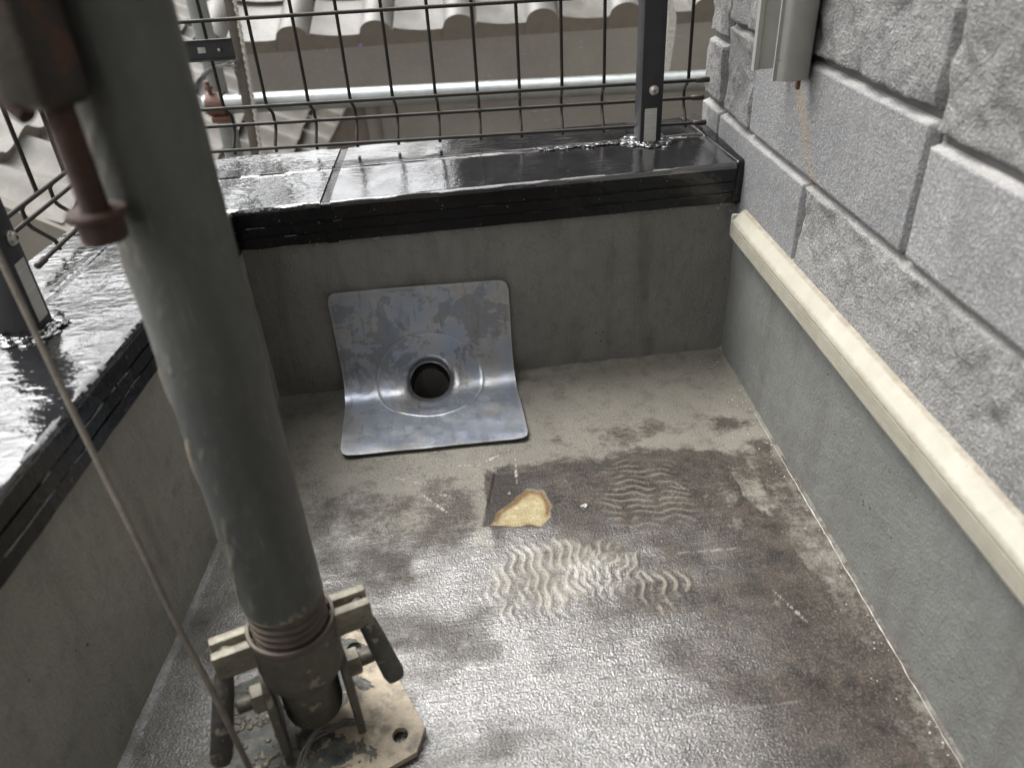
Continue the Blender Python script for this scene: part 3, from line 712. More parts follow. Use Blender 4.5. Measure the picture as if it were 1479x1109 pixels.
# ------------------------------------------------------------------ lead drain flange in the corner
def build_drain():
    root = empty('drain_flange', (DR.x, -0.06, 0)); tag(root, 'mottled lead drain sheet with a round dark outlet, bent into the wall corner', 'drain')
    RF = 0.040; CLR = 0.0025
    # sheet profile: s = arc length from the middle of the fillet, + up the wall, - out over the floor
    half = RF * math.pi / 4
    def prof(s):
        if s > half: return np.array([-CLR, RF + (s - half) + CLR]), np.array([-1.0, 0.0])
        if s < -half: return np.array([-RF - (-s - half) - CLR, CLR]), np.array([0.0, 1.0])
        a = math.pi / 4 * (1 + s / half)          # 0 floor .. pi/2 wall
        c = np.array([-RF - CLR, RF + CLR])
        d = np.array([math.sin(a), -math.cos(a)])
        return c + RF * d, -d
    R0 = 0.0238; NA = 144
    # square outline with rounded corners in (x, s) space
    def outline(a):
        hx, st, sb = 0.1080, 0.131, 0.131
        dx, ds = math.cos(a), math.sin(a)
        t = min(hx / abs(dx) if abs(dx) > 1e-6 else 9, (st if ds > 0 else sb) / abs(ds) if abs(ds) > 1e-6 else 9)
        x, s = dx * t, ds * t
        sl = st if s > 0 else sb; rc = 0.011
        ax, as_ = hx - abs(x), sl - abs(s)
        if ax < rc and as_ < rc:
            cx, cs = hx - rc, sl - rc
            vx, vs2 = abs(x) - cx, abs(s) - cs; L_ = math.hypot(vx, vs2)
            if L_ > rc: x, s = math.copysign(cx + vx * rc / L_, x), math.copysign(cs + vs2 * rc / L_, s)
        return x, s
    rings = []
    rad = [0.0256, 0.0260, 0.0264, 0.0276, 0.0292, 0.0312, 0.034, 0.038, 0.043, 0.048, 0.053, 0.058, 0.0625, 0.0652, 0.0665, 0.0678, 0.0705]
    V = []; ringv = []
    def place(x, s, r):
        p, n = prof(s)
        sx = DR.x + x + 0.000
        z = p[1]; y = p[0]
        k = 0.0
        if r < 0.034: k -= 0.008 * (1 - sstep(0.0250, 0.034, np.array(r))) ** 1.5   # throat dips into the corner
        k += 0.0004 * math.exp(-((r - 0.0375) / 0.0022) ** 2)                       # raised lip
        k += 0.0006 * math.exp(-((r - 0.0665) / 0.0009) ** 2)                       # soldered ring
        edge = float(fbm(np.array(sx * 30), np.array(s * 30), 3, 77)) - 0.5
        k += 0.0026 * edge * min(1, r / 0.06) + (0.0010 * max(0.0, (r - 0.09)) / 0.05)
        if s < -0.05: k += 0.0012
        n2 = np.array([n[0], n[1]])
        if r < 0.034:
            w = 1 - (r - 0.0250) / 0.0090; n2 = n2 * (1 - w) + np.array([-0.7071, 0.7071]) * w
        y += n2[0] * k; z += n2[1] * k
        z += 0.030 * (sx - DR.x) * -1.0 * (0.9 if s > 0 else 0.0) * min(1, max(0, s) / 0.1)   # hung slightly out of square
        y += -0.035 * (sx - DR.x) * (1 if s < 0 else 0) * min(1, max(0, -s) / 0.1) * -1.0 * -1.0
        return (sx, y, z)
    for r in rad:
        for k in range(NA):
            a = 2 * math.pi * k / NA
            V.append(place(r * math.cos(a), r * math.sin(a), r)); ringv.append(math.exp(-((r - 0.0665) / 0.0008) ** 2) * 0.3)
    NO = 14
    for i in range(1, NO + 1):
        t = i / NO
        for k in range(NA):
            a = 2 * math.pi * k / NA
            x0, s0 = 0.0705 * math.cos(a), 0.0705 * math.sin(a); x1, s1 = outline(a)
            x, s = x0 + (x1 - x0) * t, s0 + (s1 - s0) * t
            V.append(place(x, s, math.hypot(x, s))); ringv.append(0.0 if i < NO else 0.5)
    n = len(rad) + NO
    F = []
    for i in range(n - 1):
        for k in range(NA):
            a, b = i * NA + k, i * NA + (k + 1) % NA
            F.append((a, b, b + NA, a + NA))
    o = mesh_obj('lead_sheet', V, F, M['lead'], root, True)
    a = o.data.attributes.new('ring', 'FLOAT', 'POINT'); a.data.foreach_set('value', np.array(ringv, np.float32))
    sol = o.modifiers.new('thickness', 'SOLIDIFY'); sol.thickness = 0.0011; sol.offset = -1
    es = o.modifiers.new('crisp_rim', 'EDGE_SPLIT'); es.split_angle = math.radians(35)
    # ribbed bore
    prof_b = [(0.0252, 0.006)]
    for i in range(14):
        z = 0.016 + i * 0.006
        prof_b += [(0.0250, z), (0.0236, z + 0.0015), (0.0236, z + 0.003), (0.0250, z + 0.0045)]
    prof_b += [(0.0250, 0.102), (0.0005, 0.1025)]
    lathe('outlet_pipe', prof_b, DR + Vector((0, -0.002, 0.002)), DRD, M['bore'], root, 48)
    return root
build_drain()

# ------------------------------------------------------------------ the house wall on the right
house = empty('house_wall', RW(0.5, 0.1, 0)); tag(house, 'grey stone-clad house wall on the right with cream ribbed trim strip', 'house wall')
wall_grid('upstand', lambda u, v: RW(u, 0, v), -0.002, UR, -0.004, 0.195, 430, 70, M['render_right'], house, 0.0009, 80, None, False, tuple(-nR))
box_obj('core', RW(0.816, 0.085, 1.20), (1.968, 0.15, 2.90), M['grout'], house, (tuple(eR), tuple(nR), (0, 0, 1)))
box_obj('footing', RW(0.816, 0.085, -1.70), (1.968, 0.15, 2.88), M['plain_siding'], house, (tuple(eR), tuple(nR), (0, 0, 1)))
house['kind'] = 'thing'
GR = 0.0050                                          # grout face lies this deep behind the stone faces
def stone(u0, u1, z0, z1, rough, seed, moss=0.0, rustrun=False):
    big = u1 - u0 > 0.12
    st = 0.0026 if u0 < 0.62 and z0 < 0.5 else 0.02
    nu = max(5, int((u1 - u0) / st)); nv = max(5, int((z1 - z0) / st))
    uu = np.linspace(u0, u1, nu); vv = np.linspace(z0, z1, nv)
    U, Z = np.meshgrid(uu, vv, indexing='ij')
    a = 0.0054 if rough else 0.0011
    jag = (fbm(U * 70, Z * 70, 3, seed) - 0.5) * (0.004 if rough else 0.0022)
    h = (fbm(U * 16, Z * 16, 3, seed + 1) - 0.5) * a * 1.5 + (fbm(U * 55, Z * 55, 4, seed + 2) - 0.5) * a
    if rough:
        q = fbm((U + Z * 0.7) * 34, (Z - U * 0.4) * 20, 4, seed + 4)
        h += np.abs(q - 0.5) * -a * 2.0
    d = np.minimum(np.minimum(U - u0, u1 - U), np.minimum(Z - z0, z1 - Z)) + jag * (np.minimum(np.minimum(U - u0, u1 - U), np.minimum(Z - z0, z1 - Z)) > 1e-6)
    fall = sstep(0.0, 0.0018, d)
    dep = GR * (1 - fall) ** 1.0
    if z0 < 0.2: h = h * (0.10 + 0.90 * sstep(0.212, 0.240, Z))
    off = dep - h * fall
    off[0, :] = off[-1, :] = GR + 0.004; off[:, 0] = off[:, -1] = GR + 0.004
    o0 = np.array(RW(0, 0, 0)); P = o0 + U[..., None] * np.array(eR) + off[..., None] * np.array(nR) + Z[..., None] * np.array((0, 0, 1.0))
    o = grid_obj('cladding_stone', P.reshape(-1, 3), nu, nv, M['stone_rough' if rough else 'stone_fine'], house, False)
    dt = z1 - Z + jag
    e = (1 - sstep(0.0015, 0.0045, dt)) * 0.40 + (1 - sstep(0.001, 0.003, d)) * 0.2  # pale rims, with a top-edge highlight painted into the colour
    e = np.clip(e * (0.35 + fbm(U * 60, Z * 60, 3, seed + 8)), 0, 0.8)
    for nme, arr in dict(edge=e, moss=np.full_like(U, moss)).items():
        at = o.data.attributes.new(nme, 'FLOAT', 'POINT'); at.data.foreach_set('value', arr.astype(np.float32).ravel())
    if rustrun:
        c = 0.118 + 0.07 * np.clip((0.368 - Z) / 0.075, 0, 1) + 0.012 * (fbm(Z * 40, Z * 0, 2, 5) - 0.5)
        r_ = (1 - sstep(0.004, 0.016, np.abs(U - c))) * (Z < 0.37) * (0.4 + 0.6 * fbm(U * 80, Z * 30, 3, 6))
        at = o.data.attributes.new('rustrun', 'FLOAT', 'POINT'); at.data.foreach_set('value', r_.astype(np.float32).ravel())
    return o
def rows():
    # course 1
    stone(-0.096, 0.1700, 0.186, 0.2862, False, 101); stone(0.1726, 0.640, 0.170, 0.2868, True, 102); stone(0.645, 0.98, 0.16, 0.2845, False, 103)
    # course 2
    stone(-0.094, 0.0045, 0.2900, 0.3860, True, 104); stone(0.0078, 0.3505, 0.2902, 0.3890, False, 105, 0, True); stone(0.3540, 0.66, 0.2905, 0.3765, False, 106)
    stone(0.665, 0.98, 0.292, 0.3745, True, 107)
    # course 3
    stone(-0.094, 0.0635, 0.3900, 0.50, True, 108, 0.2); stone(0.066, 0.3505, 0.3945, 0.50, True, 109); stone(0.3540, 0.66, 0.3812, 0.50, True, 110); stone(0.665, 0.98, 0.3825, 0.50, False, 111)
    # corner column, mossy
    stone(-0.172, -0.1005, 0.200, 0.2870, False, 112, 0.3); stone(-0.172, -0.1005, 0.2935, 0.3620, True, 113, 0.9); stone(-0.172, -0.1005, 0.3680, 0.46, True, 114, 1.0)
    stone(-0.172, -0.1005, 0.466, 0.55, True, 115, 0.6)
    # the courses above and behind us
    z = 0.508; s = 120
    rr = random.Random(11)
    while z < 2.55:
        h = rr.choice((0.09, 0.10, 0.12)); u = -0.10 if z > 0.56 else -0.094
        if z > 0.56: u = -0.172
        while u < UR:
            w = rr.uniform(0.14, 0.36); u1 = min(u + w, UR)
            if u1 - u > 0.03: stone(u, u1, z, z + h, rr.random() < 0.5, s)
            u = u1 + 0.006; s += 1
        z += h + 0.008
    for z0, z1 in ((0.165, 0.2845), (0.292, 0.3745), (0.3825, 0.50)):
        stone(0.985, 1.32, z0, z1, z0 > 0.3, s); stone(1.325, UR, z0, z1, z0 < 0.3, s + 1); s += 2
rows()
# trim strip: ribbed front, rounded top
def build_trim():
    prof = [(0.004, 0.0)]
    prof += [(-0.0115, 0.0), (-0.0150, 0.0012)]
    b = 0.0020
    for i in range(6):
        prof += [(-0.0152, b), (-0.0152, b + 0.0017), (-0.0141, b + 0.0018), (-0.0141, b + 0.0024)]; b += 0.0025
    prof += [(-0.0152, 0.0185), (-0.0150, 0.0212), (-0.0140, 0.0226), (-0.0125, 0.0236), (-0.0052, 0.0318), (-0.0040, 0.0328), (0.004, 0.0345)]
    us = [0.030 + (UR - 0.030) * i / 200 for i in range(201)]
    def f(u, a, bb):
        zb = 0.1745 - 0.006 * u
        return RW(u, a, zb + bb)
    o = extrude_profile('trim_strip', prof, f, us, M['cream'], house, 0.0)
    at = o.data.attributes.new('dirt', 'FLOAT', 'POINT')
    vals = []
    n = len(prof)
    for i in range(len(us)):
        for j, (a, bb) in enumerate(prof):
            vals.append(0.75 if bb > 0.0325 else (0.35 if bb < 0.0015 else (0.6 if abs(a + 0.0141) < 1e-4 else 0.05)))
    at.data.foreach_set('value', np.array(vals, np.float32)[:len(o.data.vertices)])
    # cut end piece
    box_obj('trim_end', RW(0.0275, -0.0055, 0.1740 + 0.0150), (0.0045, 0.0195, 0.0270), M['frame_grey'], o, (tuple(eR), tuple(nR), (0, 0, 1)), 0.0012)
    # peeling render line under the trim
    rr = random.Random(5)
    lumps('sealant_line', [RW(u, -0.004 + rr.gauss(0, 0.0012), 0.1732 - 0.006 * u) for u in np.linspace(0.06, 1.1, 420)], 0.0017, M['cream'], o, 0.6, 6)
build_trim()
# white bead where floor meets the wall
rr = random.Random(9)
pts = []
for i in range(230):
    u = 0.15 + 0.0042 * i
    pts.append(RW(u, -0.0062 + 0.0008 * noise.noise(Vector((u * 60, 0, 0))), 0.0045 + 0.0008 * noise.noise(Vector((u * 90, 3, 0)))))
tube('sealant_bead', pts, [max(0.0002, 0.0007 * (0.35 + 1.1 * abs(noise.noise(Vector((i * 0.21, 7, 0))))) * min(1, i / 40)) for i in range(230)], M['sealant'], house, 6)
lumps('mortar_crumbs', [RW(rr.uniform(0.02, 1.0), -0.006 - abs(rr.gauss(0, 0.014)), 0.0030) for _ in range(150)], 0.00055, M['sealant'], house, 0.6, 12)
# unseen wall added behind the viewer to keep sky light off the parapet
box_obj('shade_wall', (-0.33, YEND - 0.10, 1.20), (1.36, 0.18, 2.9), M['plain_siding'], house, None, 0.004)

box_obj('shade_soffit', (-0.55, -1.13, 2.42), (1.9, 1.32, 0.10), M['plain_siding'], house, None, 0.004)  # unseen overhang, added to block overhead sky and darken the balcony walls

# aluminium guide rail on the wall
rail = empty('guide_rail', RW(0.12, 0, 0.376)); tag(rail, 'pale grey metal channel rail mounted upright on the stone wall', 'guide rail')
axR = (tuple(eR), tuple(nR), (0, 0, 1))
def rail_profile(name, poly, z0, z1):
    V = [RW(u, o_, z0) for u, o_ in poly] + [RW(u, o_, z1) for u, o_ in poly]; n = len(poly)
    F = [(i, (i + 1) % n, (i + 1) % n + n, i + n) for i in range(n)] + [tuple(range(n)), tuple(range(n, 2 * n))]
    bm = bmesh.new(); vs_ = [bm.verts.new(v) for v in V]
    for q in F: bm.faces.new([vs_[i] for i in q])
    bmesh.ops.recalc_face_normals(bm, faces=bm.faces)
    return bm_obj(name, bm, M['frame_grey'], rail, autosmooth=32)
near = [(0.1500, -0.0365), (0.1515, -0.0365), (0.1515, -0.0330), (0.1545, -0.0300), (0.1560, -0.0260), (0.1562, -0.0180), (0.1555, -0.0100), (0.1530, -0.0045), (0.1480, -0.0015),
        (0.1300, -0.0015), (0.1300, -0.0040), (0.1460, -0.0045), (0.1490, -0.0080), (0.1500, -0.0280)]
rail_profile('flange', near, 0.3765, 2.2)
far = [(0.0930, -0.0360), (0.0950, -0.0365), (0.0975, -0.0350), (0.0975, -0.0310), (0.0955, -0.0290), (0.0955, -0.0045), (0.1300, -0.0040), (0.1300, -0.0015), (0.0930, -0.0015)]
rail_profile('flange', far, 0.3755, 2.2)
box_obj('rubber_stop', RW(0.149, -0.0115, 0.3725), (0.006, 0.0035, 0.010), M['rust_red'], rail, axR, 0.001)

# ------------------------------------------------------------------ fences
def fence_frame(o, e, n):
    return lambda t, k, z: Vector(o) + Vector(e) * t + Vector(n) * k + Vector((0, 0, z))
Z1, Z2, Z3, Z4 = 0.3200, 0.2942, 0.2678, 0.4203
FTOP = 1.05
WIRE = 0.0021
def build_fence(name, label, fr, tA, tB, verts, capsA, capsB, bulge=0.020, tLong=None):
    root = empty(name, fr((tA + tB) / 2, 0, ZCT)); tag(root, label, 'fence')
    hz = [(Z3, 0.0), (Z2, bulge), (Z1, 0.0), (Z4, 0.0), (0.5210, 0.0), (0.6210, 0.0), (0.7210, 0.0), (0.8210, 0.0), (0.9210, 0.0), (1.0210, 0.0)]
    first = None
    for z, k in hz:
        if first is None or (tLong and z == Z2):
            if first is not None: tB, capsB = tLong, False
            first = tube('horizontal_wire', [fr(tA, 0, 0), fr(tB, 0, 0)], WIRE * 1.08, M['fence_wire'], root, 10)
            o = first; base = fr(0, 0, 0)
        else:
            o = link('horizontal_wire', first.data, root)
        off = fr(0, k - 0.0036, z) - fr(0, 0, 0)
        o.location = o.location + off
        for t, on, dr_ in ((tA, capsA, 1), (tB, capsB, -1)):
            if on and z < 0.53:
                tube('end_cap', [fr(t - dr_ * 0.002, k - 0.0036, z), fr(t - dr_ * 0.001, k - 0.0036, z), fr(t + dr_ * 0.014, k - 0.0036, z), fr(t + dr_ * 0.015, k - 0.0036, z)], [0.0022, 0.0034, 0.0034, 0.0025], M['wire_cap'], o, 10)
    path = [(FTOP, 0), (Z1 + 0.001, 0), (Z1 - 0.002, 0.0012), (Z1 - 0.012, bulge - 0.003), (Z1 - 0.016, bulge), (Z2 - 0.004, bulge + 0.0004), (Z2 - 0.009, bulge - 0.003), (Z3 + 0.004, 0.0015), (Z3, 0), (Z3 - 0.006, 0)]
    fv = None
    for t in verts:
        if fv is None:
            fv = tube('vertical_wire', [fr(0, k, z) for z, k in path], WIRE, M['fence_wire'], root, 10); o = fv
        else: o = link('vertical_wire', fv.data, root)
        o.location = fr(t, 0, 0) - fr(0, 0, 0)
    return root
eF = Vector((1, AF, 0)).normalized(); nF = Vector((-AF, 1, 0)).normalized()
frB = fence_frame((0, 0.128, 0), eF, nF)
kx = 1 / eF.x
vB = [-0.0262 * kx, -0.0786 * kx] + [x * kx for x in (-0.1310, -0.1832, -0.2361, -0.2884, -0.3409, -0.3943, -0.4471, -0.4994, -0.5519, -0.6054, -0.6580)]
fB_root = build_fence('mesh_fence', 'dark wire mesh fence panel standing on the back parapet', frB, -0.700, -0.0025, vB, False, True)
eLF = Vector((-0.06, -1, 0)).normalized(); nLF = Vector((-1, 0.06, 0)).normalized()
frL = fence_frame((-0.7214, 0, 0), eLF, nLF)
fL_root = build_fence('mesh_fence', 'dark wire mesh fence panel on the left parapet beside the scaffold pole', frL, -0.17, 0.141, [0.0900, 0.0290, -0.0240, -0.0770, -0.130], False, True, tLong=0.34)
# slotted corner bracket
br = empty('bracket_base', (0, 0, 0)); bpy.data.objects.remove(br, do_unlink=True)
def build_bracket():
    c = frB(-0.606, -0.011, 0.3895)
    ax = (tuple(eF), tuple(nF), (0, 0, 1))
    # plate with a slot and a hole, folded rims
    hx, hz_ = 0.030, 0.0112
    outer = [(-0.055, -hz_), (hx - 0.001, -hz_), (hx, -hz_ + 0.001), (hx - 0.0008, hz_ - 0.001), (hx - 0.0018, hz_), (-0.055, hz_)]
    bm = bmesh.new()
    def vv(x, k, z): return bm.verts.new(frB(-0.606 + x, -0.011 + k, 0.3895 + z))
    xs = [-0.055, -0.014, -0.0085, -0.0035, 0.0, 0.012, 0.0155, hx]; zs = [-hz_, -0.0032, 0.0032, hz_]
    V = {(i, j): vv(x, 0, z) for i, x in enumerate(xs) for j, z in enumerate(zs)}
    for i in range(len(xs) - 1):
        for j in range(3):
            if j == 1 and i in (1, 2): continue
            bm.faces.new([V[i, j], V[i + 1, j], V[i + 1, j + 1], V[i, j + 1]])
    o = bm_obj('corner_bracket', bm, M['fence_post'], fB_root)
    s = o.modifiers.new('thickness', 'SOLIDIFY'); s.thickness = 0.002
    for z in (-hz_, hz_):
        box_obj('rim', frB(-0.606 - 0.0125, -0.0095 - 0.004, 0.3895 + z), (0.085, 0.0065, 0.0016), M['fence_post'], o, ax, 0.0005)
    tube('bolt', [frB(-0.606 + 0.0135, -0.0125, 0.3895), frB(-0.606 + 0.0135, -0.0145, 0.3895)], 0.0018, M['screw'], o, 10)
build_bracket()
def build_post(root, c, ax, front_off, h, face, sticker_sign, screw_z, st0, st1, depth, width):
    """c: centre of the base; ax=(side, facing, up)"""
    side, facing, up = [Vector(a) for a in ax]
    post = box_obj('post', Vector(c) + up * h / 2, (width, depth, h), M['fence_post'], root, (tuple(side), tuple(facing), (0, 0, 1)), 0.0022)
    fp = Vector(c) + facing * (depth / 2)
    sp = fp + up * (screw_z - c[2]) + side * 0.0015
    prof = [(0.0058, 0.0002), (0.0058, 0.0012), (0.0050, 0.0018), (0.0047, 0.0018), (0.0046, 0.0034), (0.0036, 0.0046), (0.0020, 0.0051), (0.0001, 0.0052)]
    sc = lathe('screw', prof, sp, facing, M['screw'], post, 24)
    for dv in (side, up):
        box_obj('cross_slot', sp + facing * 0.0052, (0.0030, 0.0008, 0.0006), M['bore'], post, (tuple(dv), tuple(facing), tuple(facing.cross(dv))))
    zc = (st0 + st1) / 2
    stk = box_obj('sticker', fp + facing * 0.0003 + up * (zc - c[2]) - side * 0.0010, (0.0150, 0.0005, st1 - st0), M['sticker'], post, (tuple(side), tuple(facing), (0, 0, 1)))
    for f in (0.34, 0.52, 0.86):
        box_obj('print_line', fp + facing * 0.00062 + up * (st0 + (st1 - st0) * f - c[2]) - side * 0.0010, (0.0146, 0.0003, 0.0006), M['sticker_light'], post, (tuple(side), tuple(facing), (0, 0, 1)))
    return post
build_post(fB_root, Vector((-0.0830, 0.1065, ZCT - 0.002)), ((1, 0, 0), (0, -1, 0), (0, 0, 1)), 0, 0.85, None, 1, 0.3205, 0.258, 0.2995, 0.029, 0.0275)
build_post(fL_root, Vector((-0.7000, -0.2470, ZCT - 0.002)), ((0.06, 1, 0), (1, -0.06, 0), (0, 0, 1)), 0, 0.85, None, 1, 0.333, 0.2655, 0.3150, 0.034, 0.024)
# bitumen around the posts
def collar(name, c, rx, ry, root, seed):
    rr = random.Random(seed)
    pts = []
    for _ in range(170):
        a = rr.random() * 6.283; k = 0.75 + abs(rr.gauss(0, 0.28))
        pts.append((c[0] + math.cos(a) * rx * k, c[1] + math.sin(a) * ry * k, ZCT + 0.001 + max(0, 0.004 * (1.3 - k))))
    lumps(name, pts, 0.0042, M['bitumen'], root, 0.34, seed)
collar('bitumen_collar', (-0.083, 0.1065), 0.021, 0.021, fB_root, 21)
collar('bitumen_collar', (-0.700, -0.247), 0.024, 0.022, fL_root, 22)

# ------------------------------------------------------------------ scaffold pole and screw jack
AX = Vector((-0.4911, -0.4696, 0.163)); AXD = Vector((0.0125, -0.0043, 1)).normalized()
def axp(z): return AX + AXD * ((z - AX.z) / AXD.z)
PR = 0.0264
def build_pole():
    root = empty('scaffold_pole', axp(0.148)); tag(root, 'dull grey-green scaffold pole standing upright in the left foreground', 'pole')
    nu, nv = 120, 420
    th = np.linspace(0, 2 * math.pi, nu); zz = np.concatenate([np.linspace(0.1480, 0.60, nv - 20), np.linspace(0.62, 2.3, 20)])
    T, Zc = np.meshgrid(th, zz, indexing='ij')
    x, y = frame_from(AXD)
    dirv = np.cos(T)[..., None] * np.array(x) + np.sin(T)[..., None] * np.array(y)
    base = np.array(AX) + (Zc - AX.z)[..., None] * np.array(AXD) / AXD.z
    n = vnoise(np.cos(T) * 40 + 50, Zc * 700 + np.sin(T) * 40, 3)
    lump = fbm(np.cos(T) * 9 + Zc * 120, np.sin(T) * 9 + 30 + Zc * 40, 3, 14)
    # mortar spatter sits mostly on the left flank
    flank = np.exp(-((dirv @ np.array([-0.93, -0.2, 0]) - 1) / 0.35) ** 2)
    sp = sstep(0.62, 0.74, lump) * (0.08 + 0.92 * flank)
    r = PR + 0.0011 * sp + 0.00015 * (n - 0.5)
    P = base + dirv * r[..., None]
    o = grid_obj('pipe', P.reshape(-1, 3), nu, nv, M['pole'], root, True)
    chip = np.clip(sp * 0.9, 0, 1)
    ce = sstep(0.141, 0.134, Zc + 0.012 * (lump - 0.6)); ce = np.where(np.abs(T) >= 0, ce, 0)
    chip = np.maximum(chip, np.clip(1 - (Zc - 0.148) / (0.020 * np.clip(lump * 2 - 0.95, 0.02, 1)), 0, 1))
    a = o.data.attributes.new('chip', 'FLOAT', 'POINT'); a.data.foreach_set('value', chip.astype(np.float32).ravel())
    tube('rim', [axp(0.1482) + (x * math.cos(t) + y * math.sin(t)) * (PR - 0.0008) for t in np.linspace(0, 2 * math.pi, 49)], 0.0012, M['jack'], root, 6, False)
build_pole()

def build_jack():
    root = empty('jack_base', (axp(0).x, axp(0).y, 0)); tag(root, 'screw jack base with folding handles and mortar-splashed foot plate under the scaffold pole', 'jack base')
    B = axp(0); B.z = 0
    arm = Vector((0.957, 0.290, 0)).normalized(); ort = Vector((-arm.y, arm.x, 0))
    # foot plate: square with cut corners and bolt holes
    e1 = Vector((0.914, 0.406, 0)).normalized(); e2 = Vector((-e1.y, e1.x, 0))
    hs_, ch = 0.0660, 0.0145
    out = []
    for sx, sy in ((1, -1), (1, 1), (-1, 1), (-1, -1)):
        a, b = Vector((sx * hs_, sy * (hs_ - ch))), Vector((sx * (hs_ - ch), sy * hs_))
        out += ([a, b] if sx * sy > 0 else [b, a])
    out = [out[i] for i in range(len(out))]
    cs = math.atan2
    out.sort(key=lambda p: math.atan2(p.y, p.x))
    NA = 96; hole_r = 0.0062
    bm = bmesh.new()
    # plate as grid of rings so that the corner holes are real openings
    N = 44; V = {}
    def inside(x, y):
        return abs(x) <= hs_ and abs(y) <= hs_ and abs(x) + abs(y) <= 2 * hs_ - ch
    hc = hs_ - 0.0190
    bmesh.ops.create_circle
    # outline polygon with holes by boolean modifier-free construction: triangulate fill
    ev = [bm.verts.new((p.x, p.y, 0)) for p in out]
    edges = [bm.edges.new((ev[i], ev[(i + 1) % len(ev)])) for i in range(len(ev))]
    for sx in (-1, 1):
        for sy in (-1, 1):
            hv = [bm.verts.new((sx * hc + hole_r * math.cos(t), sy * hc + hole_r * math.sin(t), 0)) for t in np.linspace(0, 2 * math.pi, 17)[:-1]]
            edges += [bm.edges.new((hv[i], hv[(i + 1) % 16])) for i in range(16)]
    bmesh.ops.triangle_fill(bm, use_beauty=True, use_dissolve=False, edges=edges)
    for v in bm.verts:
        p = B + e1 * v.co.x + e2 * v.co.y; v.co = Vector((p.x, p.y, 0.0075))
    for f in bm.faces:
        f.normal_update()
        if f.normal.z < 0: f.normal_flip()
    o = bm_obj('foot_plate', bm, M['plate'], root)
    s = o.modifiers.new('thickness', 'SOLIDIFY'); s.thickness = 0.0055; s.offset = -1
    # swivel bracket: two cheeks with a cross bolt
    for sg in (-1, 1):
        c = B + arm * sg * 0.0275
        V = []; prof = [(-0.028, 0.0076), (0.028, 0.0076), (0.028, 0.024), (0.022, 0.064), (0.012, 0.075), (-0.012, 0.075), (-0.022, 0.064), (-0.028, 0.024)]
        bm = bmesh.new()
        a = [bm.verts.new(c - arm * 0.003 + ort * p + Vector((0, 0, z))) for p, z in prof]
        b = [bm.verts.new(c + arm * 0.003 + ort * p + Vector((0, 0, z))) for p, z in prof]
        bm.faces.new(a); bm.faces.new(b[::-1])
        for i in range(8): bm.faces.new([a[i], b[i], b[(i + 1) % 8], a[(i + 1) % 8]])
        bmesh.ops.recalc_face_normals(bm, faces=bm.faces)
        bmesh.ops.bevel(bm, geom=list(bm.edges), offset=0.001, segments=1, affect='EDGES')
        cheek = bm_obj('bracket_cheek', bm, M['jack'], root, autosmooth=30)
        hx = [(0.0108, 0.0), (0.0108, 0.0085), (0.0095, 0.0095), (0.0001, 0.0095)]
        nb = B + arm * sg * 0.0305 + Vector((0, 0, 0.056))
        lathe('nut', hx, nb, arm * sg, M['jack_pale'], cheek, 6, 20)
        lathe('bolt_end', [(0.0058, 0.007), (0.0058, 0.0190), (0.0048, 0.0200), (0.0001, 0.0200)], nb, arm * sg, M['jack'], cheek, 16)
    # stem and screw
    def ring(prof, name, mat, parent=root, seg=56): return lathe(name, prof, axp(0), AXD, mat, parent, seg)
    ring([(0.0001, 0.0240), (0.017, 0.0240), (0.0205, 0.0265), (0.0215, 0.031), (0.0215, 0.078), (0.0200, 0.082)], 'stem', M['jack'])
    thr = [(0.0215, 0.080)]
    z = 0.082
    while z < 0.160:
        thr += [(0.0258, z), (0.0261, z + 0.0012), (0.0258, z + 0.0026), (0.0232, z + 0.0044), (0.0232, z + 0.0054)]; z += 0.0068
    ring(thr + [(0.0001, 0.162)], 'screw_thread', M['jack_ring'])
    nut = ring([(0.0215, 0.074), (0.0278, 0.074), (0.0290, 0.0765), (0.0296, 0.090), (0.0296, 0.1130), (0.0300, 0.1150), (0.0306, 0.1180), (0.0306, 0.1218), (0.0298, 0.1232), (0.0280, 0.1232), (0.0274, 0.1220), (0.0272, 0.112), (0.0262, 0.110)], 'wing_nut', M['jack'])
    ring([(0.0306, 0.1185), (0.0308, 0.1215), (0.0300, 0.1236), (0.0281, 0.1236), (0.0273, 0.1222)], 'nut_rim', M['jack_ring'], nut)
    # forks and folding handles
    for sg in (-1, 1):
        d = arm * sg; up = Vector((0, 0, 1))
        lug = None
        for k in (-1, 1):
            c = axp(0.1110) + d * 0.0400 + ort * k * 0.0068
            q = box_obj('lug', c, (0.0285, 0.0070, 0.0225), M['jack_pale'], nut, (tuple(d), tuple(ort), (0, 0, 1)), 0.0012)
            if lug is None: lug = q
        pin = axp(0.1085) + d * 0.0475
        tube('pivot_pin', [pin - ort * 0.0108, pin + ort * 0.0108], 0.0028, M['jack_pale'], nut, 12)
        if sg > 0: hd = Vector((0.0186, -0.0240, -0.0485)).normalized(); L_ = 0.060
        else: hd = Vector((-0.0110, -0.0330, -0.0585)).normalized(); L_ = 0.074
        hp = [pin - hd * 0.0100, pin - hd * 0.0085, pin + hd * 0.006, pin + hd * 0.014, pin + hd * (0.03), pin + hd * (L_ - 0.006), pin + hd * (L_ - 0.001), pin + hd * L_]
        tube('handle', hp, [0.003, 0.0050, 0.0054, 0.0068, 0.0074, 0.0077, 0.0064, 0.0034], M['jack_dark'], nut, 16)
    rr = random.Random(31)
    lumps('mortar_crumbs', [(B + e1 * rr.uniform(-0.060, -0.01) + e2 * rr.uniform(-0.055, 0.055) + Vector((0, 0, 0.0078))) for _ in range(150)], 0.0019, M['jack_pale'], root, 0.45, 32)
    return root
build_jack()

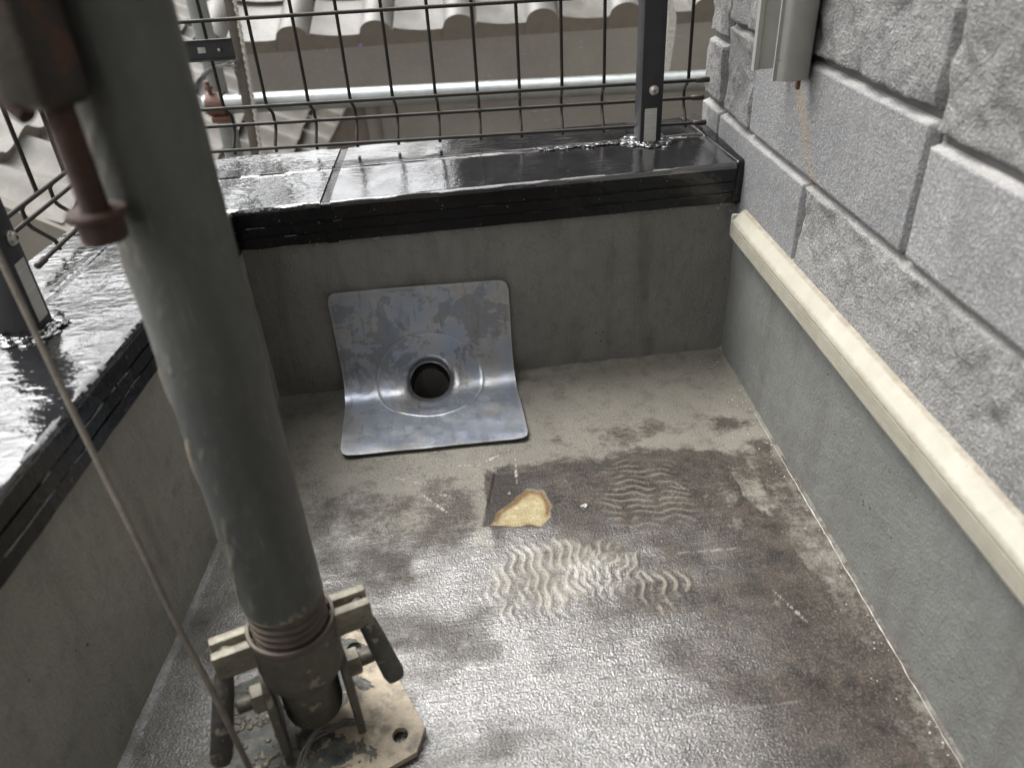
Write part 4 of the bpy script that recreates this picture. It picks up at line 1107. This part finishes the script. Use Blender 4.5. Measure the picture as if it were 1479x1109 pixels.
# ------------------------------------------------------------------ clamp with long rusty bolt on the pole
def at(px, py, depth):                       # a point of the room given in the survey of the photograph
    return Vector((-0.3633, -0.8431, 0.5425)) + (cf + cr * ((px - 739.5) / 1110) - cu * ((py - 554.5) / 1110)) * depth
def build_clamp():
    root = empty('scaffold_clamp', axp(0.47)); tag(root, 'rusty scaffold clamp with long hanging bolt gripping the pole', 'clamp')
    z0, z1 = 0.540, 0.590
    ring = lathe('jaw', [(PR + 0.0004, z0), (PR + 0.0050, z0), (PR + 0.0056, z0 + 0.003), (PR + 0.0056, z1 - 0.003), (PR + 0.0050, z1), (PR + 0.0004, z1)], axp(0), AXD, M['clamp_olive'], root, 48)
    # bolt beside the pole
    bt = Vector((-0.5050, -0.5070, 0.0))
    bx = lambda z: Vector((bt.x, bt.y, z))
    zt, zb = 0.520, 0.4215
    pts = []; rs = []
    z = zt
    while z > zb:
        pts += [bx(z), bx(z - 0.0009)]; rs += [0.0062, 0.0057]; z -= 0.0018
    bolt = tube('bolt', pts, rs, M['rust'], root, 18)
    lathe('flange_nut', [(0.0060, 0.0), (0.0120, 0.0), (0.0126, 0.0012), (0.0120, 0.0030), (0.0098, 0.0050), (0.0098, 0.0125), (0.0088, 0.0137), (0.0058, 0.0137)], bx(zb + 0.012), (0, 0, -1), M['rust'], bolt, 6 * 4, 25)
    # ear of the jaw that the bolt passes through
    mid = (axp(0.505) + bx(0.505)) / 2; dd = (bx(0.505) - axp(0.505)); dd.z = 0; dd.normalize(); oo = Vector((-dd.y, dd.x, 0))
    bm = bmesh.new(); add_box(bm, bx(0.499) + Vector((-0.002, 0, 0)), (0.025, 0.026, 0.046), (tuple(dd), tuple(oo), (0, 0, 1)), 0.006, 3)
    bmesh.ops.recalc_face_normals(bm, faces=bm.faces)
    ear = bm_obj('ear', bm, M['clamp_olive'], root, autosmooth=40)
    bm = bmesh.new(); add_box(bm, bx(0.536) + Vector((-0.016, 0.004, 0)), (0.050, 0.040, 0.048), ((1,0,0), (0,1,0), (0, 0, 1)), 0.009, 3)
    bmesh.ops.recalc_face_normals(bm, faces=bm.faces)
    bm_obj('jaw_block', bm, M['rust'], root, autosmooth=40)
    # second jaw half curling out to the left like a hook
    hk = [at(60, 62, 0.300), at(30, 66, 0.300), at(8, 84, 0.300), at(2, 112, 0.300), at(16, 145, 0.300), at(40, 168, 0.300)]
    tube('hook', spline(hk, 6), [0.0062 - 0.0022 * i / 30 for i in range(31)], M['rust'], root, 12)
    return root
build_clamp()

# ------------------------------------------------------------------ loose cable and string
cab = [at(-80, 190, 0.43), at(-30, 310, 0.43), at(0, 373, 0.435), at(50, 478, 0.44), at(100, 583, 0.445), at(150, 685, 0.45), at(200, 785, 0.455), at(250, 890, 0.465), at(300, 985, 0.475), at(340, 1066, 0.485), at(362, 1112, 0.495), at(385, 1160, 0.505)]
o = tube('cable', spline(cab, 8), 0.0019, M['cable'], None, 10)
tag(o, 'thin grey-brown cable hanging slack across the left foreground', 'cable')
st = empty('string', (axp(0).x, axp(0).y - 0.03, 0.008)); tag(st, 'frayed dark string lying across the jack foot plate', 'string')
rr = random.Random(41)
for k in range(7):
    pp = [at(x + rr.gauss(0, 3), y + rr.gauss(0, 3), dpt) for x, y, dpt in ((425, 1120, 0.528), (440, 1085, 0.541), (455, 1062, 0.552), (475, 1050, 0.557), (500, 1046, 0.560), (522, 1040, 0.562))]
    for p in pp: p.z = max(p.z, 0.0085)
    tube('strand', spline(pp, 5), 0.0006, M['string'], st, 6)

# ------------------------------------------------------------------ beyond the fence: scaffolding
def at_y(px, py, y):
    d_ = cf + cr * ((px - 739.5) / 1110) - cu * ((py - 554.5) / 1110)
    c = Vector((-0.3633, -0.8431, 0.5425)); return c + d_ * ((y - c.y) / d_.y)
hp0, hp1 = Vector((-0.893, 1.317, 0.0885)), Vector((0.3141, 1.0842, 0.0990))
hd = (hp1 - hp0).normalized()
o = tube('scaffold_pipe', [hp0 - hd * 0.02, hp0 - hd * 0.018, hp1 + hd * 2.0], 0.0243, M['galv'], None, 32)
tag(o, 'shiny galvanised scaffold pipe running level behind the back fence', 'pipe')
o = tube('scaffold_pipe', [Vector((-0.945, 1.440, -3.2)), Vector((-0.885, 1.375, 0.0)), Vector((-0.880, 1.372, 2.4))], 0.0243, M['galv_old'], None, 28)
tag(o, 'dark weathered upright scaffold pipe beyond the corner of the fence', 'pipe')
cl = empty('scaffold_clamp', hp0); tag(cl, 'small red-brown clamp on the end of the level pipe', 'clamp')
x_, y_ = frame_from(hd)
lathe('jaw', [(0.0245, -0.022), (0.0295, -0.022), (0.0300, -0.018), (0.0300, 0.018), (0.0295, 0.022), (0.0245, 0.022)], hp0 + hd * 0.012, hd, M['rust_red'], cl, 32)
box_obj('lug', hp0 + hd * 0.018 + Vector((0, -0.012, -0.034)), (0.050, 0.030, 0.016), M['rust_red'], cl, None, 0.004)
tube('bolt', [hp0 + Vector((0.004, -0.010, 0.020)), hp0 + Vector((0.0, -0.012, 0.060))], 0.0060, M['rust_red'], cl, 12)
lathe('nut', [(0.0001, 0.0), (0.011, 0.0), (0.011, 0.009), (0.0001, 0.009)], hp0 + Vector((0.002, -0.011, 0.040)), (0, 0, 1), M['rust_red'], cl, 6)
# weathered batten with a rope beside it
bt0, bt1 = at_y(370, 222, 1.235), at_y(331, 0, 1.235)
bd = (bt1 - bt0).normalized()
bl = (bt0 + bt1) / 2
ax2 = (Vector((1, 0, 0)) - bd * bd.x).normalized()
o = box_obj('timber_batten', bt0 + bd * (-1.2 + 1.6), (0.021, 0.030, 4.0), M['wood'], None, (tuple(ax2), tuple(bd.cross(ax2)), tuple(bd)), 0.002)
tag(o, 'weathered brown timber batten standing beyond the fence corner', 'batten')
# twisted rope: two strands
rp = empty('rope', bt0); tag(rp, 'pale twisted rope hanging beside the timber batten', 'rope')
for ph in (0, math.pi):
    pts = []
    for i in range(260):
        s = -0.25 + i * 0.0045
        c = bt0 + bd * s + ax2 * 0.0165 + Vector((0, -0.02, 0)) + Vector((0.002 * math.sin(s * 9), 0, 0))
        pts.append(c + Vector((math.cos(s * 520 + ph), math.sin(s * 520 + ph), 0)) * 0.0030)
    tube('strand', pts, 0.0030, M['rope'], rp, 6)
# tie wires
tw = empty('tie_wire', at_y(310, 110, 1.28)); tag(tw, 'tangle of bare tie wire looped around the scaffold upright', 'wire')
rr = random.Random(51)
for k in range(6):
    j = lambda: rr.gauss(0, 2.5)
    pp = [at_y(x + j(), y + j(), yy) for x, y, yy in ((272, 142, 1.24), (282, 122, 1.24), (296, 108, 1.25), (316, 98, 1.25), (334, 95, 1.22), (344, 90, 1.20), (338, 83, 1.20), (332, 90, 1.21))][: rr.choice((6, 8, 8))]
    tube('strand', spline(pp, 5), 0.0019, M['tiewire'], tw, 6)
for k in range(6):
    pp = [at_y(x, y, 1.22) for x, y in ((338 + rr.gauss(0, 2), 95), (346 + rr.gauss(0, 3), 112), (352 + rr.gauss(0, 4), 132 + rr.gauss(0, 6)))]
    tube('strand', spline(pp, 4), 0.0011, M['tiewire'], tw, 5)

# ------------------------------------------------------------------ neighbouring house straight ahead
nh = empty('neighbour_house', (0.4, 2.4, -3.2)); tag(nh, 'neighbouring house behind the back fence with pale tiled eave and brown fascia', 'house')
ex = Vector((1, -0.0905, 0.007)).normalized(); ey = Vector((0.0905, 1, 0)).normalized()
EO = Vector((-0.733, 1.848, 0.1500))                          # eave line at the foot of one roll
def NE(a, b, c): return EO + ex * a + ey * b + Vector((0, 0, c))
TW = 0.2632
def tile_z(x):                                                  # profile across one tile, x in metres from the roll centre
    x = (x + 0.055) % TW - 0.055
    if x < 0.052 and x > -0.052: return 0.050 * math.sqrt(max(0, 1 - (x / 0.052) ** 2)) * 0.86 + 0.002
    if x >= 0.052: 
        t = (x - 0.052) / (TW - 0.107); return 0.019 * (1 - t) ** 2.2 + 0.004 * t * t
    return 0.004
def tile_mesh(name, mat, xs, zf, L_, lip, thick=0.014, liplow=None):
    V, F = [], []
    n = len(xs)
    for b in (0.0, L_):
        for x in xs: V.append((x, b, zf(x)))
    for x in xs: V.append((x, 0.0, (liplow(x) if liplow else zf(x) - lip)))
    for x in xs: V.append((x, L_, zf(x) - thick))
    for x in xs: V.append((x, 0.016, (liplow(x) if liplow else zf(x) - lip)))
    for i in range(n - 1):
        F += [(i, i + 1, n + i + 1, n + i), (2 * n + i, 2 * n + i + 1, i + 1, i), (4 * n + i, 4 * n + i + 1, 2 * n + i + 1, 2 * n + i)]
    me = bpy.data.meshes.new(name); me.from_pydata(V, [], F); me.update(); me.materials.append(mat)
    me.polygons.foreach_set('use_smooth', [True] * len(me.polygons))
    me.set_sharp_from_angle(angle=math.radians(40))
    return me
xs = [-0.0545] + list(np.linspace(-0.0519, 0.0519, 15)) + list(np.linspace(0.058, TW - 0.0555, 9))
def liplow(x):
    if -0.052 <= x <= 0.052: return -0.052 - 0.010 * math.sqrt(max(0, 1 - (x / 0.052) ** 2))
    t = (x - 0.052) / (TW - 0.107); return -0.044 - 0.026 * math.sin(math.pi * min(1, max(0, t))) ** 1.0
eave_me = tile_mesh('eave_tile', M['tile'], xs, tile_z, 0.26, 0.06, liplow=liplow)
eave_me.materials.append(M['lip'])
roof_me = tile_mesh('roof_tile', M['tile'], xs, tile_z, 0.26, 0.018)
for me in (eave_me,):
    nx = len(xs)
    for p in me.polygons:
        if p.index % 3 in (1, 2): p.material_index = 1
roof = mesh_obj('roof', [NE(-0.25, 0.02, -0.03), NE(6, 0.02, -0.03), NE(6, 3.6, 1.40), NE(-0.25, 3.6, 1.40)], [(0, 1, 2, 3)], M['sheet_dark'], nh)
pitch = math.atan2(1.43, 3.58)
bas = Matrix((ex, ey, Vector((0, 0, 1)))).transposed().to_4x4()
for r in range(14):
    for c in range(-1, 12):
        if r > 3 and c > 8: continue
        b = r * 0.215
        me = eave_me if r == 0 else roof_me
        o = link('roof_tile', me, roof)
        pos = NE(c * TW, b * math.cos(pitch), b * math.sin(pitch) + (0.0 if r == 0 else 0.004 + 0.006 * random.random()))
        jit = random.uniform(-0.006, 0.006)
        o.matrix_basis = Matrix.Translation(pos) @ bas @ Matrix.Rotation(pitch - 0.02, 4, 'X') @ Matrix.Rotation(jit, 4, 'Y')
# deep fascia sheet and wall under the eave
FZ = -0.068
def slab(name, poly, y0, y1, mat, parent):
    V = [NE(a, y0, c) for a, c in poly] + [NE(a, y1, c) for a, c in poly]; n = len(poly)
    F = [tuple(range(n)), tuple(range(n, 2 * n))[::-1]] + [(i, (i + 1) % n, (i + 1) % n + n, i + n) for i in range(n)]
    bm = bmesh.new(); vv_ = [bm.verts.new(v) for v in V]
    for q in F: bm.faces.new([vv_[i] for i in q])
    bmesh.ops.recalc_face_normals(bm, faces=bm.faces)
    return bm_obj(name, bm, mat, parent)
slab('fascia', [(-0.195, -0.205), (6, -0.205), (6, -0.035), (-0.195, -0.035)], 0.012, 0.045, M['sheet'], nh)
slab('wall', [(0.185, -3.3), (6, -3.3), (6, -0.19), (0.185, -0.19)], 0.060, 2.4, M['sheet'], nh)
slab('corner_board', [(0.06, -3.3), (0.183, -3.3), (0.183, -0.19), (0.14, -0.19), (0.03, -0.36)], 0.070, 0.16, M['sheet_dark'], nh)
slab('corner_bead', [(0.118, -0.225), (0.126, -0.225), (0.040, -0.345), (0.032, -0.345)], 0.056, 0.069, M['sealant'], nh)
slab('panel_joint', [(0.222, -3.2), (0.230, -3.2), (0.230, -0.21), (0.222, -0.21)], 0.052, 0.0595, M['sheet_dark'], nh)
# upper storey, set back
slab('storey_wall', [(0.30, 0.3), (7, 0.3), (7, 3.1), (0.30, 3.1)], 2.3, 5.5, M['upper_wall'], nh)
slab('storey_roof', [(0.0, 3.1), (7.3, 3.1), (7.3, 3.22), (0.0, 3.22)], 1.9, 5.9, M['sheet_dark'], nh)
# scrap of tape on the fascia, white streak
p = at_y(518, 69, 1.79)
o = box_obj('tape_scrap', NE((p - EO).dot(ex), 0.0105, p.z - EO.z), (0.010, 0.0015, 0.020), M['purple'], None, (tuple((ex * 0.97 + Vector((0, 0, -0.22))).normalized()), tuple(ey), (0.22, 0, 0.97)))
tag(o, 'tiny purple scrap of tape stuck on the neighbouring fascia', 'tape')
# bent offcut of white flashing hanging behind the post
fo = [at_y(968, 0, 1.30), at_y(974, 25, 1.30), at_y(972, 50, 1.30), at_y(966, 90, 1.30), at_y(962, 112, 1.30)]
bm = bmesh.new(); prev = None
for i, p in enumerate(fo):
    w_ = (0.0, 0.012, 0.011, 0.008, 0.004)[i] + 0.006
    a, b = bm.verts.new(p - Vector((w_, 0, 0))), bm.verts.new(p + Vector((0.006, 0, 0)))
    c, d = bm.verts.new(p + Vector((0.006, 0.004, 0))), bm.verts.new(p + Vector((-w_, 0.004, 0)))
    if prev:
        for k in range(4): bm.faces.new([prev[k], prev[(k + 1) % 4], [a, b, c, d][(k + 1) % 4], [a, b, c, d][k]])
    else: bm.faces.new([a, b, c, d])
    prev = [a, b, c, d]
bm.faces.new(prev); bmesh.ops.recalc_face_normals(bm, faces=bm.faces)
o = bm_obj('flashing_offcut', bm, M['sealant'], None)
tag(o, 'narrow white strip hanging just behind the back fence post', 'strip')

# ------------------------------------------------------------------ lower tiled roof on the left
lh = empty('neighbour_house', (-2.2, 3.0, -3.2)); tag(lh, 'lower neighbouring house on the left with bright wet roof tiles', 'house')
RO = Vector((-1.427, 1.20, -0.0585)); dn = Vector((0.137, 0, -0.0875)).normalized(); upn = Vector((-dn.z, 0, dn.x)); acr = Vector((0, 1, 0))
def LR(s, a, c): return RO + dn * s + acr * a + upn * c
lroof = mesh_obj('roof', [LR(-4.5, 0.02, -0.05), LR(1.9, 0.02, -0.05), LR(1.9, 6.0, -0.05), LR(-4.5, 6.0, -0.05)], [(0, 1, 2, 3)], M['sheet_dark'], lh)
def ltile_z(x):
    return 0.016 * math.cos((x + 0.02) / TW * 2 * math.pi) + (0.012 if abs(x) < 0.05 else 0.0) * math.cos(x / 0.05 * math.pi / 2)
xl = list(np.linspace(-TW / 2 + 0.002, TW / 2 - 0.002, 15))
lt_me = tile_mesh('roof_tile', M['tile_pale'], xl, ltile_z, 0.30, 0.042)
lt_me.materials.append(M['lip'])  # browner butt faces paint in the shade on the tile ends
for p in lt_me.polygons:
    if p.index % 3 in (1, 2): p.material_index = 1
# local axes: tile x -> across (towards -y ... +y), tile y -> up the slope
basL = Matrix((acr * -1, dn * -1, upn)).transposed().to_4x4()
for r in range(0, 17):
    for c in range(0, 17):
        s = 1.55 - r * 0.235
        o = link('roof_tile', lt_me, lroof)
        o.matrix_basis = Matrix.Translation(LR(s, 0.12 + c * TW, 0.004 * random.random())) @ basL @ Matrix.Rotation(-0.13, 4, 'X') @ Matrix.Rotation(random.uniform(-0.012, 0.012), 4, 'Y')
def lslab(name, poly, a0, a1, mat, parent=lh):
    V = [LR(s, a0, c) for s, c in poly] + [LR(s, a1, c) for s, c in poly]; n = len(poly)
    F = [tuple(range(n)), tuple(range(n, 2 * n))[::-1]] + [(i, (i + 1) % n, (i + 1) % n + n, i + n) for i in range(n)]
    bm = bmesh.new(); vv_ = [bm.verts.new(v) for v in V]
    for q in F: bm.faces.new([vv_[i] for i in q])
    bmesh.ops.recalc_face_normals(bm, faces=bm.faces)
    return bm_obj(name, bm, mat, parent)
lslab('verge_board', [(-4.5, -0.20), (1.8, -0.20), (1.8, -0.018), (-4.5, -0.018)], -0.03, 0.015, M['sheet'])
box_obj('wall', (-3.2, 3.6, -2.2), (4.2, 4.4, 2.0), M['sheet'], lh)

# ------------------------------------------------------------------ tree beyond the roofs
def build_tree(loc, h, cr_, label, seed):
    rr = random.Random(seed)
    root = empty('garden_tree', loc); tag(root, label, 'tree')
    L0 = Vector(loc)
    tube('trunk', spline([L0, L0 + Vector((0.1, 0, h * 0.3)), L0 + Vector((-0.05, 0.1, h * 0.6)), L0 + Vector((0, 0, h * 0.9))], 5), [0.20 - 0.011 * i for i in range(16)], M['bark'], root, 10)
    V, F = [], []
    clumps = [(L0 + Vector((rr.gauss(0, cr_ * 0.5), rr.gauss(0, cr_ * 0.5), h * rr.uniform(0.45, 1.05))), rr.uniform(0.4, 0.9)) for _ in range(60)]
    for c, r in clumps:
        for _ in range(110):
            d_ = Vector((rr.gauss(0, 1), rr.gauss(0, 1), rr.gauss(0, 0.8))).normalized() * r * rr.random() ** 0.4
            p = c + d_; a, b = frame_from(Vector((rr.gauss(0, 1), rr.gauss(0, 1), rr.gauss(0, 1) + 0.6)))
            s = rr.uniform(0.05, 0.10); i = len(V)
            V += [p - a * s, p + b * s * 0.6, p + a * s, p - b * s * 0.6]; F.append((i, i + 1, i + 2, i + 3))
    mesh_obj('crown', V, F, M['leaf'], root)
build_tree((-5.6, 12.5, -3.2), 9.0, 2.6, 'leafy green garden tree standing beyond the lower roof', 61)
